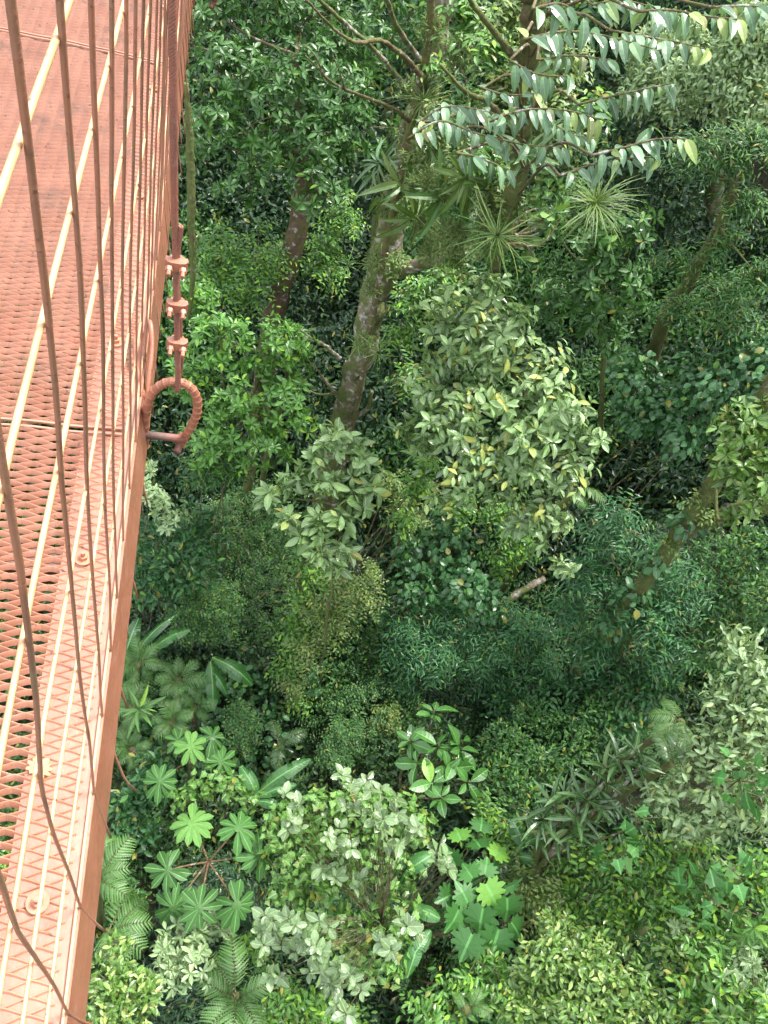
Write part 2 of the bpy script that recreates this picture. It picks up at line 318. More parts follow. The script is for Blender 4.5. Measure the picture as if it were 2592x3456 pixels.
def blob(buf, c, R, sp, cov=1.0, flat=1.0, wood=None, up=.3):
    T, mt, s, arr = SP[sp]; c = np.asarray(c, float)
    wd = np.ptp(T.v[:, 0]); area = s * s * wd * .62
    nl = cov * 1.25 * 4 * np.pi * R * R * (.5 + .5 * flat) / area
    lob = sphere(16, 0.2); la = RNG.uniform(-.55, .42, 16)
    def place(n, inner=.42):
        d = sphere(n, up); lump = np.clip(1 + (np.clip(d @ lob.T, 0, 1) ** 7 * la).sum(1), .35, 1.6) * np.where(RNG.random(n) < .06, RNG.uniform(1.05, 1.4, n), 1.0)
        r = R * lump * (inner + (1 - inner) * RNG.random(n) ** .55)
        p = c + d * r[:, None] * np.array([1, 1, flat]); return p, d
    if arr == 'ros':
        n = max(4, int(nl / 9)); p, d = place(n)
        rosettes(buf, T, p, d * .75 + np.array([0, 0, .6]) + RNG.normal(0, .3, d.shape), s, layers=1, spread=.7 if sp.startswith('pale') else .35, tilt=(45, 95) if sp.startswith('pale') else (58, 84)); q = p[:max(3, n // 2)]
        rosettes(buf, T, q - d[:len(q)] * s * .5, d[:len(q)] * .8 + np.array([0, 0, .4]) + RNG.normal(0, .3, q.shape), s, k=(3, 5), tilt=(70, 95))
    elif arr == 'spray':
        n = max(4, int(nl / 9)); p, d = place(n); d2 = d * np.array([1, 1, .4]) + np.array([0, 0, .15]) + RNG.normal(0, .25, d.shape)
        sprays(buf, T, p, d2, s)
    else:
        n = int(nl); p, d = place(n, .5)
        if arr == 'hang': dr = d * .6 + np.array([0, 0, -.55]) + RNG.normal(0, .4, d.shape); nm = d + np.array([0, 0, .7])
        elif arr == 'face': dr = RNG.normal(0, 1, d.shape) * .6 + np.array([0, 0, -.5]); nm = d * 1.2 + np.array([0, 0, .6]) + RNG.normal(0, .25, d.shape)
        else: dr = d * .5 + RNG.normal(0, .7, d.shape); nm = np.array([0, 0, .9]) + d * .6 + RNG.normal(0, .35, d.shape)
        leaves(buf, T, p, dr, nm, s * RNG.uniform(.65, 1.2, n))
    if wood is not None:
        p, d = place(max(5, int(7 * R)), .85)
        for q in p:
            mid = (c + q) / 2 + RNG.normal(0, R * .12, 3); tube(wood, catmull([c - (0, 0, R * .2 * flat), mid, q], 3), [max(.006, R * .022), .004], 4, caps=False)
    return nl
PXS = 1728.0
def bl(px, py, t, rpx): return at(px, py, t), rpx * t / PXS
# ------------------------------------------------------------------ ground
def g_z(x, y):
    x, y = np.asarray(x, float), np.asarray(y, float)
    base = np.where(y < 9, -10.0 - .28 * np.clip(y, 0, 9), -12.5 + .42 * (y - 9))
    return base + .045 * (x - 2) ** 2 * (x > 2) * .8 + .02 * np.clip(-x, 0, 20) ** 2 * .5 + .35 * np.sin(x * .9 + y * .35) * np.cos(y * .7 - x * .2)
gx = np.linspace(-45, 60, 130); gy = np.linspace(-30, 75, 130); GX, GY = np.meshgrid(gx, gy)
GV = np.stack([GX, GY, g_z(GX, GY)], -1).reshape(-1, 3); k = len(gx); I = np.arange(len(gy) - 1)[:, None] * k + np.arange(k - 1)[None]
q = np.stack([I, I + 1, I + k + 1, I + k], -1).reshape(-1, 4)
go = make_obj("ground", GV, [4] * len(q), q.ravel(), SOIL, smooth=True); go["kind"] = "structure"
def ground_hit(px, py):
    r = ray(px, py); t = 4.0
    while t < 90:
        p = CAM + r * t
        if p[2] < g_z(p[0], p[1]): return p, t
        t += .1
    return p, t
# ------------------------------------------------------------------ the footbridge
BR = thing("footbridge", "red oxide painted steel footbridge with expanded mesh deck and wire side netting", "bridge", (-.7, 1.5, 0))
XE, XL, Y0, Y1 = -.100, -1.42, -.5, 7.2
def on_deck(px, py, z=0.0):
    r = ray(px, py); return CAM + r * ((z - CAM_H) / r[2])
seam1 = on_deck(100, 921)[1]; seam2 = on_deck(150, 96)[1]; plen = seam2 - seam1
seams = [seam1 - plen, seam1, seam2, seam2 + plen, seam2 + 2 * plen]
def deck_panel(ya, yb):
    b = Buf(); pitch, lwd = .0128, .086; nx = int((-.122 - (XL + .02)) / (lwd / 8)); xs = -.122 - np.arange(nx + 1) * lwd / 8
    tri = np.abs(((np.arange(nx + 1) / 8.0) % 1) - .5) * 4 - 1          # -1..1
    trap = np.clip(tri * 1.2, -1, 1)
    rows = np.arange(ya + .012, yb - .004, pitch)
    for j, y in enumerate(rows):
        s = 1 if j % 2 else -1
        wob = .0035 * np.sin(xs * 9 + y * 3) * np.exp(-min(y - ya, yb - y) / .08)
        yc = y + s * trap * pitch * .5 + RNG.normal(0, .0005); zc = -.002 + wob + s * trap * .0005 + RNG.normal(0, .0004)
        # tilted flat strand, leaning back from the near edge
        prof = [(-.0062, -.0085), (-.0036, -.0100), (.0040, .0016), (.0014, .0032)]
        V = np.stack([np.stack([xs, yc + a, zc + h], 1) for a, h in prof], 1).reshape(-1, 3)
        i = np.arange(nx)[:, None] * 4
        qd = np.concatenate([np.stack([i[:, 0] + e, i[:, 0] + 4 + e, i[:, 0] + 4 + (e + 1) % 4, i[:, 0] + (e + 1) % 4], 1) for e in range(4)])
        b.add(V, totals=np.full(len(qd), 4), loops=qd.ravel())
    # end strips of the sheet, slightly curled
    for ye in (ya + .006, yb - .004):
        path = [(x, ye + .002 * math.sin(x * 31), .003 + .003 * math.sin(x * 8 + ye * 5)) for x in np.linspace(-.122, XL + .02, 60)]
        tube(b, path, .0045, 5)
    return b.build("deck_panel", PAINT_DECK, BR)
for a, c in zip(seams[:-1], seams[1:]): deck_panel(max(a, Y0) + .006, min(c, Y1) - .004)
ys = np.linspace(Y0, Y1, 60)
def swept(prof, xoff=lambda y: 0.0):
    b = Buf(); n = len(prof)
    V = np.concatenate([[(x + xoff(y), y, z) for x, z in prof] for y in ys]); kk = np.arange(n); k2 = (kk + 1) % n
    qd = np.concatenate([np.stack([i * n + kk, (i + 1) * n + kk, (i + 1) * n + k2, i * n + k2], 1) for i in range(len(ys) - 1)])
    b.add(V, totals=np.full(len(qd), 4), loops=qd.ravel()); b.add(V[:n], [tuple(range(n))]); b.add(V[-n:], [tuple(range(n))[::-1]]); return b
# near edge: angle beam with a fascia that flares slightly outward at the foot
swept([(XE, -.003), (-.235, -.003), (-.235, -.011), (XE - .010, -.011), (-.088, -.150), (-.076, -.152), (XE + .001, -.004)], lambda y: .004 * math.sin(y * 1.1)).build("edge_beam", PAINT_EDGE, BR)
swept([(XL, 0.0), (XL + .09, 0.0), (XL + .09, -.008), (XL + .008, -.008), (XL + .008, -.15), (XL, -.15)]).build("edge_beam", PAINT, BR)
bolts = [on_deck(82, 1950), on_deck(180, 1208), on_deck(251, 741)]
step = (bolts[2][1] - bolts[0][1]) / 2
for i in range(-1, 11):
    y = bolts[0][1] + i * step; b = Buf(); box(b, (XL + .012, y - .03, -.075), (-.115, y + .03, -.0125)); b.build("cross_beam", RUST if i % 3 == 1 else PAINT, BR)
def hexprism(buf, c, r, z0, z1, n=6, rot=.3):
    a = np.linspace(0, 2 * np.pi, n, endpoint=False) + rot
    V = [(c[0] + r * math.cos(t), c[1] + r * math.sin(t), z) for z in (z0, z1) for t in a]
    buf.add(V, [tuple(range(n))[::-1], tuple(range(n, 2 * n))] + [(i, (i + 1) % n, n + (i + 1) % n, n + i) for i in range(n)])
for i in range(9):
    p = bolts[i] if i < 3 else np.array([bolts[2][0], bolts[2][1] + step * (i - 2), 0])
    s = Buf(); hexprism(s, p, .0052, 0, .030, 14); sh = s.build("bolt", PAINT, BR)
    wz = Buf(); hexprism(wz, p, .0205, .003, .0065, 24); o = wz.build("washer", PAINT, BR); o.parent = sh; o.matrix_parent_inverse = Matrix()
    nu = Buf(); hexprism(nu, p, .0108, .0065, .0165, 6, .5); o = nu.build("nut", PAINT, BR); o.parent = sh; o.matrix_parent_inverse = Matrix()
# wire netting on the side: uprights outside, lengthwise wires welded behind them
ZX_Z = [-.30, -.16, 0, .23, .47, .7, .93, 1.16, 1.4, 2.0]; ZX_B = [-.047, -.072, 0, -.008, -.016, -.018, -.007, 0, 0, 0]
def net_x(y, z):                                  # the netting bulges inward a little at knee height near the camera
    bulge = np.interp(z, ZX_Z, ZX_B) if z > 0 else 0
    return (-.0995 + bulge * math.exp(-max(y - .4, 0) / .8)) if z > 0 else np.interp(z, [-.40, -.30, -.16, 0], [-.010, -.046, -.073, -.0995])
def upright(kk):
    b = Buf(); y0 = (.318 + .157 * kk) if kk > 0 else (.333 + .175 * kk); j1, j2 = RNG.normal(0, .012, 2); zb = {0: -.24, 1: -.20, 2: -.37}.get(kk, -RNG.uniform(.15, .27)); pts = []
    lean = .02 if kk <= 0 else .095
    for z in np.linspace(1.95, zb, 40):
        s = np.interp(z, [-.25, -.1, .2, .7, 1.05, 1.5], [.25, .45, .95, 1.0, .4, 0])
        y = y0 + (lean + j1) * s + .003 * math.sin(z * 6 + kk); pts.append((net_x(y, z) + .001 * math.sin(z * 9 + kk * 2) + j2 * .12 * s, y, z))
    tube(b, pts, .0028, 8, rough=.05); return b.build("upright_wire", WIRE, BR, smooth=True)
for kk in range(-2, 34): upright(kk)
for i, z in enumerate((1.73, 1.57, 1.41, 1.25, 1.05, .74, .49, .24, .006)):
    b = Buf(); yy = np.linspace(-.2, 5.6, 90)
    pts = [(net_x(y, z) - .0052, y, z + .003 * math.sin(y * 2.7 + i * 2) - (.05 * min(max(y - .4, 0), .9) if .8 < z < 1.5 else 0)) for y in yy]
    tube(b, pts, .0030, 8, rough=.04); b.build("lengthwise_wire", WIRE_TOPLIT, BR, smooth=True)
b = Buf(); tube(b, [(-.097, y, 1.96 + .01 * math.sin(y)) for y in np.linspace(-.4, 5.6, 30)], .010, 10); b.build("hand_cable", ROPE, BR, smooth=True)
def strand_rope(buf, path, r, turns_per_m=22):
    path = np.asarray(path, float); seg = np.concatenate([[0], np.cumsum(np.linalg.norm(np.diff(path, axis=0), axis=1))])
    n = max(12, int(seg[-1] * 220)); s = np.linspace(0, seg[-1], n); P = np.stack([np.interp(s, seg, path[:, i]) for i in range(3)], 1)
    tg = np.gradient(P, axis=0); tg = nrm(tg); xx = nrm(np.cross(tg, np.array([.2, .9, .3]))); y2 = np.cross(tg, xx)
    for q in range(6):
        a = s * turns_per_m * 2 * np.pi + q * np.pi / 3
        tube(buf, P + (np.cos(a) * r * .62)[:, None] * xx + (np.sin(a) * r * .62)[:, None] * y2, r * .44, 6)
def suspender(y, top_shift, detail=True):
    """outrigger pin and ribbed loop, suspender rope with three clips"""
    lx, lz = -.004, .115
    loop = Buf(); pts = []
    for p in [(-.080, -.175), (-.082, -.10), (-.080, -.02), (-.069, .050), (-.040, .098), (-.004, .113), (.032, .098), (.053, .055), (.057, .000), (.048, -.055), (.032, -.11), (.020, -.155)]:
        pts.append((p[0], y + .03 * (-p[1]), p[1]))
    path = catmull(pts, 12); n = len(path); rad = np.array([.0118 + (.0019 if i % 5 == 0 else 0) for i in range(n)])
    tube(loop, path, rad, 12); lo = loop.build("suspender_loop", PAINT_OLD, BR, smooth=False)
    pin = Buf(); tube(pin, [(-.10, y - .005, -.112), (-.03, y - .005, -.113), (.034, y - .005, -.115)], [.0125, .0115, .0125], 12, rough=.03)
    tube(pin, [(.012, y - .03, -.148), (.020, y + .02, -.142), (.026, y + .03, -.13)], .011, 10, rough=.08)
    o = pin.build("loop_pin", RUST, BR, smooth=True); o.parent = lo; o.matrix_parent_inverse = Matrix()
    top = np.array([lx + top_shift, y, 2.3]); bot = np.array([lx, y - .012, lz - .018])
    rp = Buf(); strand_rope(rp, catmull([bot + (0, .03, .0), bot + (0, .012, -.006), bot, bot + (.001, -.004, .06), (bot + (top - bot) * .3), top], 12), .0078)
    cutz = .60; e = bot + (top - bot) * ((cutz - bot[2]) / (top[2] - bot[2]))
    strand_rope(rp, catmull([bot + (.004, .03, .0), bot + (.006, .022, .1), e + (.012, .002, -.12), e + (.0135, -.001, 0)], 10), .0062)
    ro = rp.build("suspender_rope", ROPE, BR, smooth=True)
    up = Buf(); e2 = bot + (top - bot) * ((cutz + .02 - bot[2]) / (top[2] - bot[2])); strand_rope(up, [e2, top], .0080, 26); o = up.build("rope_sleeve", ROPE, BR, smooth=True); o.parent = ro; o.matrix_parent_inverse = Matrix()
    for z in (.265, .385, .505):
        c = bot + (top - bot) * ((z - bot[2]) / (top[2] - bot[2])) + np.array([.004, -.004, 0]); cb = Buf()
        # saddle: rounded block across the ropes
        sd = [(-.026, -.008), (-.020, -.017), (-.009, -.020), (.009, -.020), (.020, -.017), (.026, -.008), (.024, .004), (-.024, .004)]
        V = [(c[0] + x, c[1] + yy, c[2] + zz * (1 - 18 * abs(x) * .0)) for zz in (-.011, .011) for x, yy in sd]; n8 = len(sd)
        cb.add(V, [tuple(range(n8))[::-1], tuple(range(n8, 2 * n8))] + [(i, (i + 1) % n8, n8 + (i + 1) % n8, n8 + i) for i in range(n8)])
        tube(cb, catmull([(c[0] - .0155, c[1] - .03, c[2] - .003), (c[0] - .0155, c[1] + .004, c[2]), (c[0] - .011, c[1] + .017, c[2]), (c[0], c[1] + .021, c[2]), (c[0] + .011, c[1] + .017, c[2]), (c[0] + .0155, c[1] + .004, c[2]), (c[0] + .0155, c[1] - .03, c[2] - .003)], 6), .005, 10)
        for sx in (-.0155, .0155):
            for ra, ya, yb in ((.0090, -.030, -.020), (.0052, -.046, -.028)):
                tube(cb, [(c[0] + sx, c[1] + yb, c[2] - .002), (c[0] + sx, c[1] + ya, c[2] - .005)], ra, 6 if ra > .006 else 12)
        o = cb.build("rope_clip", PAINT_OLD, BR); o.parent = ro; o.matrix_parent_inverse = Matrix()

y_s = 1.60
suspender(y_s, -.135); suspender(y_s + step * 4, -.10)
hk = Buf()                                # bent bar hooks on the beam just beyond the loop
tube(hk, catmull([(-.088, 1.62, -.10), (-.082, 1.70, .0), (-.080, 1.78, .055), (-.09, 1.84, .09), (-.10, 1.86, .06), (-.104, 1.80, .01), (-.10, 1.72, -.02)], 6), .0075, 8)
tube(hk, catmull([(-.090, 1.66, -.03), (-.12, 1.74, .03), (-.128, 1.82, .05), (-.118, 1.86, .04), (-.10, 1.80, .0)], 6), .006, 8)
hk.build("beam_hook", PAINT_OLD, BR, smooth=True)
# ------------------------------------------------------------------ vegetation helpers
def crown_thing(name, cat, label, spec, blobs, stems=(), bark=None, group=None, cov=1.0, flat=1.0, H=None, root=True, crown="foliage", trunk="stem", moss=0):
    """blobs: (px, py, distance, radius px[, species]); stems: (points [(px,py,t) or world], radii)"""
    cs = [bl(*b[:4]) for b in blobs]; c0 = np.mean([c for c, r in cs], 0)
    T = thing(name, label, cat, (c0[0], c0[1], float(g_z(c0[0], c0[1]))), group)
    per = {}; wood = Buf()
    for b, (c, r) in zip(blobs, cs):
        sp = b[4] if len(b) > 4 else spec
        blob(per.setdefault(SP[sp][1], Buf()), c, r, sp, cov, flat, wood)
    pts_all = []
    for st in stems:
        P = [at(*p) if len(p) == 3 and p[2] > 0 and p[0] > 60 else np.asarray(p, float) for p in st[0]]
        path = catmull(P, 8); path = path + RNG.normal(0, .012, path.shape) * (np.linspace(0, 1, len(path)) * 0 + 1)[:, None]
        tube(wood, path, st[1], 9, rough=.06); pts_all.append((path, st[1]))
    if root and len(cs):
        g = np.array([c0[0], c0[1], float(g_z(c0[0], c0[1])) - .1])
        for c, r in (cs[:7] if stems else cs[:3]):
            if stems: q = pts_all[0][0]; j = np.argmin(np.linalg.norm(q - c, axis=1)); g = q[j]
            tube(wood, catmull([g, (g + c) / 2 + RNG.normal(0, .12, 3) + np.array([0, 0, -.1 if stems else .1]), c], 6), [.026 if stems else .018, .007], 6, caps=False)
    for mname, bf in per.items(): bf.build(crown, LEAF[mname], T)
    if not wood.empty(): wood.build(trunk, bark or TWIG, T, smooth=True)
    if moss:
        mb = Buf()
        for path, rd in pts_all:
            n = int(moss * len(path)); seg = RNG.integers(0, len(path) - 1, n); f = RNG.random((n, 1)); p = path[seg] * (1 - f) + path[seg + 1] * f
            rr = np.interp(seg / len(path), np.linspace(0, 1, len(np.atleast_1d(rd))), np.atleast_1d(rd)); d = sphere(n, .2)
            leaves(mb, T_FINE, p + d * rr[:, None] * .9, d * .5 + np.array([0, 0, -.8]) + RNG.normal(0, .3, d.shape), d + RNG.normal(0, .4, d.shape), RNG.uniform(.03, .075, n))
        if not mb.empty(): mb.build("moss_foliage", LEAF["moss"], T)
    return T
# ---- ferns
def frond_buf(L, pairs=20, wid=.24, fine=True, droop=.5):
    b = Buf(); s = np.linspace(0, 1, 24); mid = np.stack([0 * s, L * (s - .12 * s ** 3), L * (.28 * np.sin(s * 1.6) - droop * s ** 2.2)], 1)
    tg = nrm(np.gradient(mid, axis=0)); rb = Buf(); tube(rb, mid, [.011 * L, .003 * L], 5)
    for i in range(pairs):
        f = .16 + .82 * i / pairs; p = np.array([np.interp(f, s, mid[:, j]) for j in range(3)]); t = np.array([np.interp(f, s, tg[:, j]) for j in range(3)]); t /= np.linalg.norm(t)
        prof = math.sin(math.pi * min(1, (f - .08) * 1.02)) ** .55 * (1.15 - .4 * f); ln = L * wid * prof
        for sg in (1, -1):
            d = nrm(np.array([sg, 0, 0]) + t * (.35 + .4 * f) + np.array([0, 0, -.18]) + RNG.normal(0, .04, 3)); up = nrm(np.cross(d, t)) * (1 if sg < 0 else -1)
            if up[2] < 0: up = -up
            leaves(b, fine or T_PINNA, p[None], d[None], up[None] + RNG.normal(0, .1, (1, 3)), [ln], RNG.random(1) * .6 + .2)
    return b, rb
T_FERNLET = t_leaf(.60, 2, .4, .1, .1); T_PINRIB = t_leaf(.03, 2, .3, .1, .18); 
def t_pinna(wd, n):
    v, uv, f = [(0, 0, 0)], [(0, 0)], []
    for i in range(1, 2 * n):
        y = i / (2 * n); hw = wd * .5 * (1.1 - y) ** .6 * min(1, y * 9) * (1.0 if i % 2 else .42)
        for q in (-1, 0, 1): v.append((q * hw, y + (.02 if q and i % 2 else 0), -.28 * y * y + abs(q) * hw * .25)); uv.append((q * .9, y))
    v.append((0, 1, -.28)); uv.append((0, 1)); m_ = 2 * n - 1
    f += [(0, 2, 1), (0, 3, 2)]
    for i in range(m_ - 1):
        a = 1 + 3 * i; f += [(a, a + 1, a + 4, a + 3), (a + 1, a + 2, a + 5, a + 4)]
    a = 1 + 3 * (m_ - 1); f += [(a, a + 1, len(v) - 1), (a + 1, a + 2, len(v) - 1)]
    return Tmpl(v, f, uv)
T_PINNA = t_leaf(.12, 4, .3, .3, .3); T_TOOTHED = t_pinna(.26, 8); T_LACE = t_pinna(.20, 8)
FROND_CACHE = {}
def frond_meshes(kind):
    if kind not in FROND_CACHE:
        pr = dict(tree=(1.0, 14, .34, T_TOOTHED, .5), lace=(1.0, 15, .30, T_LACE, .35), palm=(1.0, 24, .30, None, .45), sword=(1.0, 26, .14, None, .3))[kind]
        out = []
        for _ in range(2):
            b, rb = frond_buf(*pr); m1 = b.build("frond", LEAF["fern" if kind != 'lace' else "feather"] if kind != 'palm' else LEAF["strap"]); m2 = rb.build("rachis", TWIG)
            out.append((m1.data, m2.data)); bpy.data.objects.remove(m1); bpy.data.objects.remove(m2)
        FROND_CACHE[kind] = out
    return FROND_CACHE[kind]
def place_frond(T, kind, base, tip, size=None, part="frond"):
    """a frond from base towards tip (world), parented to its fern"""
    base, tip = np.asarray(base, float), np.asarray(tip, float); L = size or np.linalg.norm(tip - base) * 1.02
    y = nrm(tip - base + np.array([0, 0, .12 * L])); x = nrm(np.cross(y, np.array([0, 0, 1.0]) + RNG.normal(0, .12, 3))); z = np.cross(x, y)
    M = Matrix(((x[0], y[0], z[0], base[0]), (x[1], y[1], z[1], base[1]), (x[2], y[2], z[2], base[2]), (0, 0, 0, 1))) @ Matrix.Scale(L, 4)
    m1, m2 = random.choice(frond_meshes(kind))
    fo = bpy.data.objects.new(part, m1); COL.objects.link(fo); fo.parent = T; fo.matrix_parent_inverse = Matrix.Translation(-Vector(T.location)); fo.matrix_basis = M
    ro = bpy.data.objects.new("rachis", m2); COL.objects.link(ro); ro.parent = fo; ro.matrix_parent_inverse = Matrix()
    return fo
def fern(label, base_px, tips_px, kind='tree', name="fern", group=None, cat="fern"):
    b0 = at(*base_px); T = thing(name, label, cat, b0, group)
    for tp in tips_px: place_frond(T, kind, b0 + RNG.normal(0, .015, 3), at(*tp))
    st = Buf(); g = np.array([b0[0], b0[1], float(g_z(b0[0], b0[1])) - .05])
    tube(st, catmull([g, (g + b0) / 2 + RNG.normal(0, .05, 3), b0 + np.array([0, 0, .03])], 6), [.06, .045], 8, rough=.12); st.build("stem", BARK_MOSS, T, smooth=True)
    return T
# ---- banana-like big leaves
def blade_leaf(T, base, tip, wd, mat="banana", torn=.5, part="leaf"):
    base, tip = np.asarray(base, float), np.asarray(tip, float); L = np.linalg.norm(tip - base); b = Buf(); n = 34
    d = (tip - base) / L; x = nrm(np.cross(d, np.array([0, 0, 1.0]))); up = np.cross(x, d); s = np.linspace(0, 1, n + 1)
    mid = base + d * (L * s)[:, None] + up * (L * .16 * np.sin(np.pi * s))[:, None]; hw = wd * .5 * np.clip(np.sin(np.pi * np.clip(s, .02, .98)) ** .45, .05, 1) * (1.05 - .3 * s)
    r = .2 + RNG.random() * .6
    for sg in (1, -1):
        twist = 0.0
        for i in range(n):
            if RNG.random() < torn * .35: twist = RNG.normal(0, .25)
            gap = .06 if RNG.random() < torn * .3 else 0
            def P(k, f, gp=0): return mid[k] + x * sg * hw[k] * f * (1 - .12 * abs(twist)) + up * (-hw[k] * f * (.12 + .25 * f) + hw[k] * twist * f * f) + d * (f * hw[k] * .25 + gp * L * .02)
            V = [mid[i], P(i, .5, gap), P(i, 1, gap * 2), P(i + 1, 1), P(i + 1, .5), mid[i + 1]]
            uv = np.array([[0, s[i], r], [.5, s[i], r], [1, s[i], r], [1, s[i + 1], r], [.5, s[i + 1], r], [0, s[i + 1], r]])
            b.add(V, [(0, 1, 4, 5), (1, 2, 3, 4)] if sg > 0 else [(5, 4, 1, 0), (4, 3, 2, 1)], attr=uv)
    o = b.build(part, LEAF[mat], T)
    rb = Buf(); tube(rb, mid - up * .004, [wd * .028, wd * .012], 5); q = rb.build("midrib", LEAF["yellow"], T); q.parent = o; q.matrix_parent_inverse = Matrix()
    q.matrix_parent_inverse = Matrix.Identity(4)
    return o
def banana(label, lvs, group=None, name="banana_plant", wd=.34, t=12.0):
    """lvs: ((base px,py),(tip px,py),width px) on one distance"""
    P = [at(l[0][0], l[0][1], t) for l in lvs]; c = np.mean(P, 0); T = thing(name, label, "plant", (c[0], c[1], float(g_z(c[0], c[1]))), group)
    st = Buf(); g = np.array([c[0], c[1], float(g_z(c[0], c[1])) - .05])
    for l, p in zip(lvs, P):
        blade_leaf(T, p, at(l[1][0], l[1][1], t + (l[3] if len(l) > 3 else 0)), l[2] * t / PXS)
        tube(st, catmull([g, (g + p) / 2 + RNG.normal(0, .05, 3), p], 6), [.05, .014], 7)
    st.build("stalk", LEAF["banana"], T, smooth=True); return T
# ---- palmate umbrella leaves
def palmate(T, c, up, R, stalk_from=None, young=False, lobes=9):
    b = Buf(); up = nrm(np.asarray(up, float)); h = nrm(np.cross(up, np.array([.3, .8, .5]))); k = np.cross(up, h); a0 = RNG.random() * 6.28
    tv = t_leaf(.34, 6, .68, .35, .22, .7)
    n = lobes; ang = a0 + np.arange(n) / (n + .6) * 2 * np.pi + RNG.normal(0, .10, n)
    d = h * np.cos(ang)[:, None] + k * np.sin(ang)[:, None] - up * RNG.uniform(.02, .38, (n, 1))
    r = (.97 if young else RNG.uniform(.2, .75)); leaves(b, tv, np.tile(c, (n, 1)), d, np.tile(up, (n, 1)) + RNG.normal(0, .06, (n, 3)), R * (.78 + .22 * np.abs(np.cos((ang - a0) / 2))) * RNG.uniform(.80, 1.08, n), np.full(n, r))
    hb = R * .10; a = np.linspace(0, 6.283, 12, endpoint=False); V = [c + up * .002] + [c + (h * math.cos(t) + k * math.sin(t)) * R * .17 - up * .006 for t in a]
    b.add(V, [(0, 1 + i, 1 + (i + 1) % 12) for i in range(12)], attr=np.array([[.5, .2, r]] * 13))
    o = b.build("leaf", LEAF["cecropia"], T)
    if stalk_from is not None:
        sb = Buf(); tube(sb, catmull([stalk_from, (np.asarray(stalk_from) + c) / 2 + np.array([0, 0, .04]), c], 6), [.012, .008], 6); q = sb.build("leaf_stalk", STEM_PINK, T, smooth=True); q.parent = o; q.matrix_parent_inverse = Matrix.Identity(4)
    return o
# ------------------------------------------------------------------ the forest
def project(p):
    v = np.asarray(p, float) - CAM; x = v @ np.array([right[0], along[0], -down[0]]); y = v @ np.array([right[1], along[1], -down[1]]); z = v @ np.array([right[2], along[2], -down[2]])
    return (F_PX * x / z + CX) / 1.5625, (F_PX * y / z + CY) / 1.5625, z
# 1 undergrowth on the slopes: nobody could count it
ug = {}
cells = []
yy = -3.0
while yy < 42:
    stp = .95 + .028 * max(yy, 0); xx = -14.0
    while xx < 34:
        x, y = xx + RNG.uniform(-.4, .30) * stp, yy + RNG.uniform(-.4, .30) * stp; z = float(g_z(x, y)); px, py, dz = project((x, y, z + .4)); xx += stp
        if dz < 2 or not (-120 < px < 1800 and -260 < py < 2420): continue
        if px < 200 - .03 * py and py > 300: pass
        cells.append((x, y, z, stp, dz))
    yy += stp
for x, y, z, stp, dz in cells:
    nz = math.sin(x * .55 + 1.3) * math.cos(y * .43 - .4) + .5 * math.sin(x * 1.3 - y * .9)
    r = RNG.random()
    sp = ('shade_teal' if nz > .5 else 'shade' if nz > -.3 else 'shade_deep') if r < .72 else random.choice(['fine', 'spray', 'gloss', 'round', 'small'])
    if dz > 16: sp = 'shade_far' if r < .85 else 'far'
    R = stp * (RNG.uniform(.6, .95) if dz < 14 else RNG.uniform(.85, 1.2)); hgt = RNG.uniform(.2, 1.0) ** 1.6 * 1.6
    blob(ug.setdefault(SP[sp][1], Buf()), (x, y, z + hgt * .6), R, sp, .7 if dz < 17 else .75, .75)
first = True
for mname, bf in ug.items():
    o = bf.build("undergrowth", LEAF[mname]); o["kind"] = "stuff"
# 2 the mossy tree in the middle, its trunk, limbs and lianas
H0 = 8.6
def mt_(px, py): return at_h(px, py, H0)
trunk_px = [(585, 1640), (605, 1540), (642, 1350), (688, 1110), (735, 930), (772, 800), (806, 660), (832, 545), (862, 400), (905, 240), (945, 90), (968, -90)]
def trunk_thing(name, cat, label, paths, bark, group=None, moss=0, mossmat="moss", extra=None):
    P0 = paths[0][0][0]; T = thing(name, label, cat, P0, group); allp = []
    for i, (P, rd) in enumerate(paths):
        path = catmull(P, 8); path = path + RNG.normal(0, np.max(rd) * .10, path.shape); b = Buf()
        tube(b, path, rd, 14 if np.max(rd) > .1 else 8, rough=.07); b.build("trunk" if i == 0 else "limb", bark, T, smooth=True); allp.append((path, np.interp(np.linspace(0, 1, len(path)), np.linspace(0, 1, len(rd)), rd)))
    if moss:
        mb = Buf()
        for path, rr in allp:
            seglen = np.linalg.norm(np.diff(path, axis=0), axis=1); n = int(moss * seglen.sum() * 90 * (.5 + np.mean(rr) * 4))
            seg = RNG.choice(len(seglen), n, p=seglen / seglen.sum()); f = RNG.random((n, 1)); p = path[seg] * (1 - f) + path[seg + 1] * f; d = sphere(n, .35)
            keep = (np.sin(p[:, 0] * 7 + p[:, 2] * 5) + np.sin(p[:, 2] * 9 - p[:, 1] * 4) + RNG.normal(0, .7, n)) > -.3
            p, d, sg = p[keep], d[keep], seg[keep]
            leaves(mb, T_FINE, p + d * rr[sg][:, None] * .95, d * .4 + np.array([0, 0, -.9]) + RNG.normal(0, .3, d.shape), d + RNG.normal(0, .4, d.shape), RNG.uniform(.03, .085, len(p)))
        mb.build("moss_foliage", LEAF[mossmat], T)
    return T
tr_rad = [.19, .18, .175, .17, .165, .165, .18, .18, .155, .13, .11, .09]
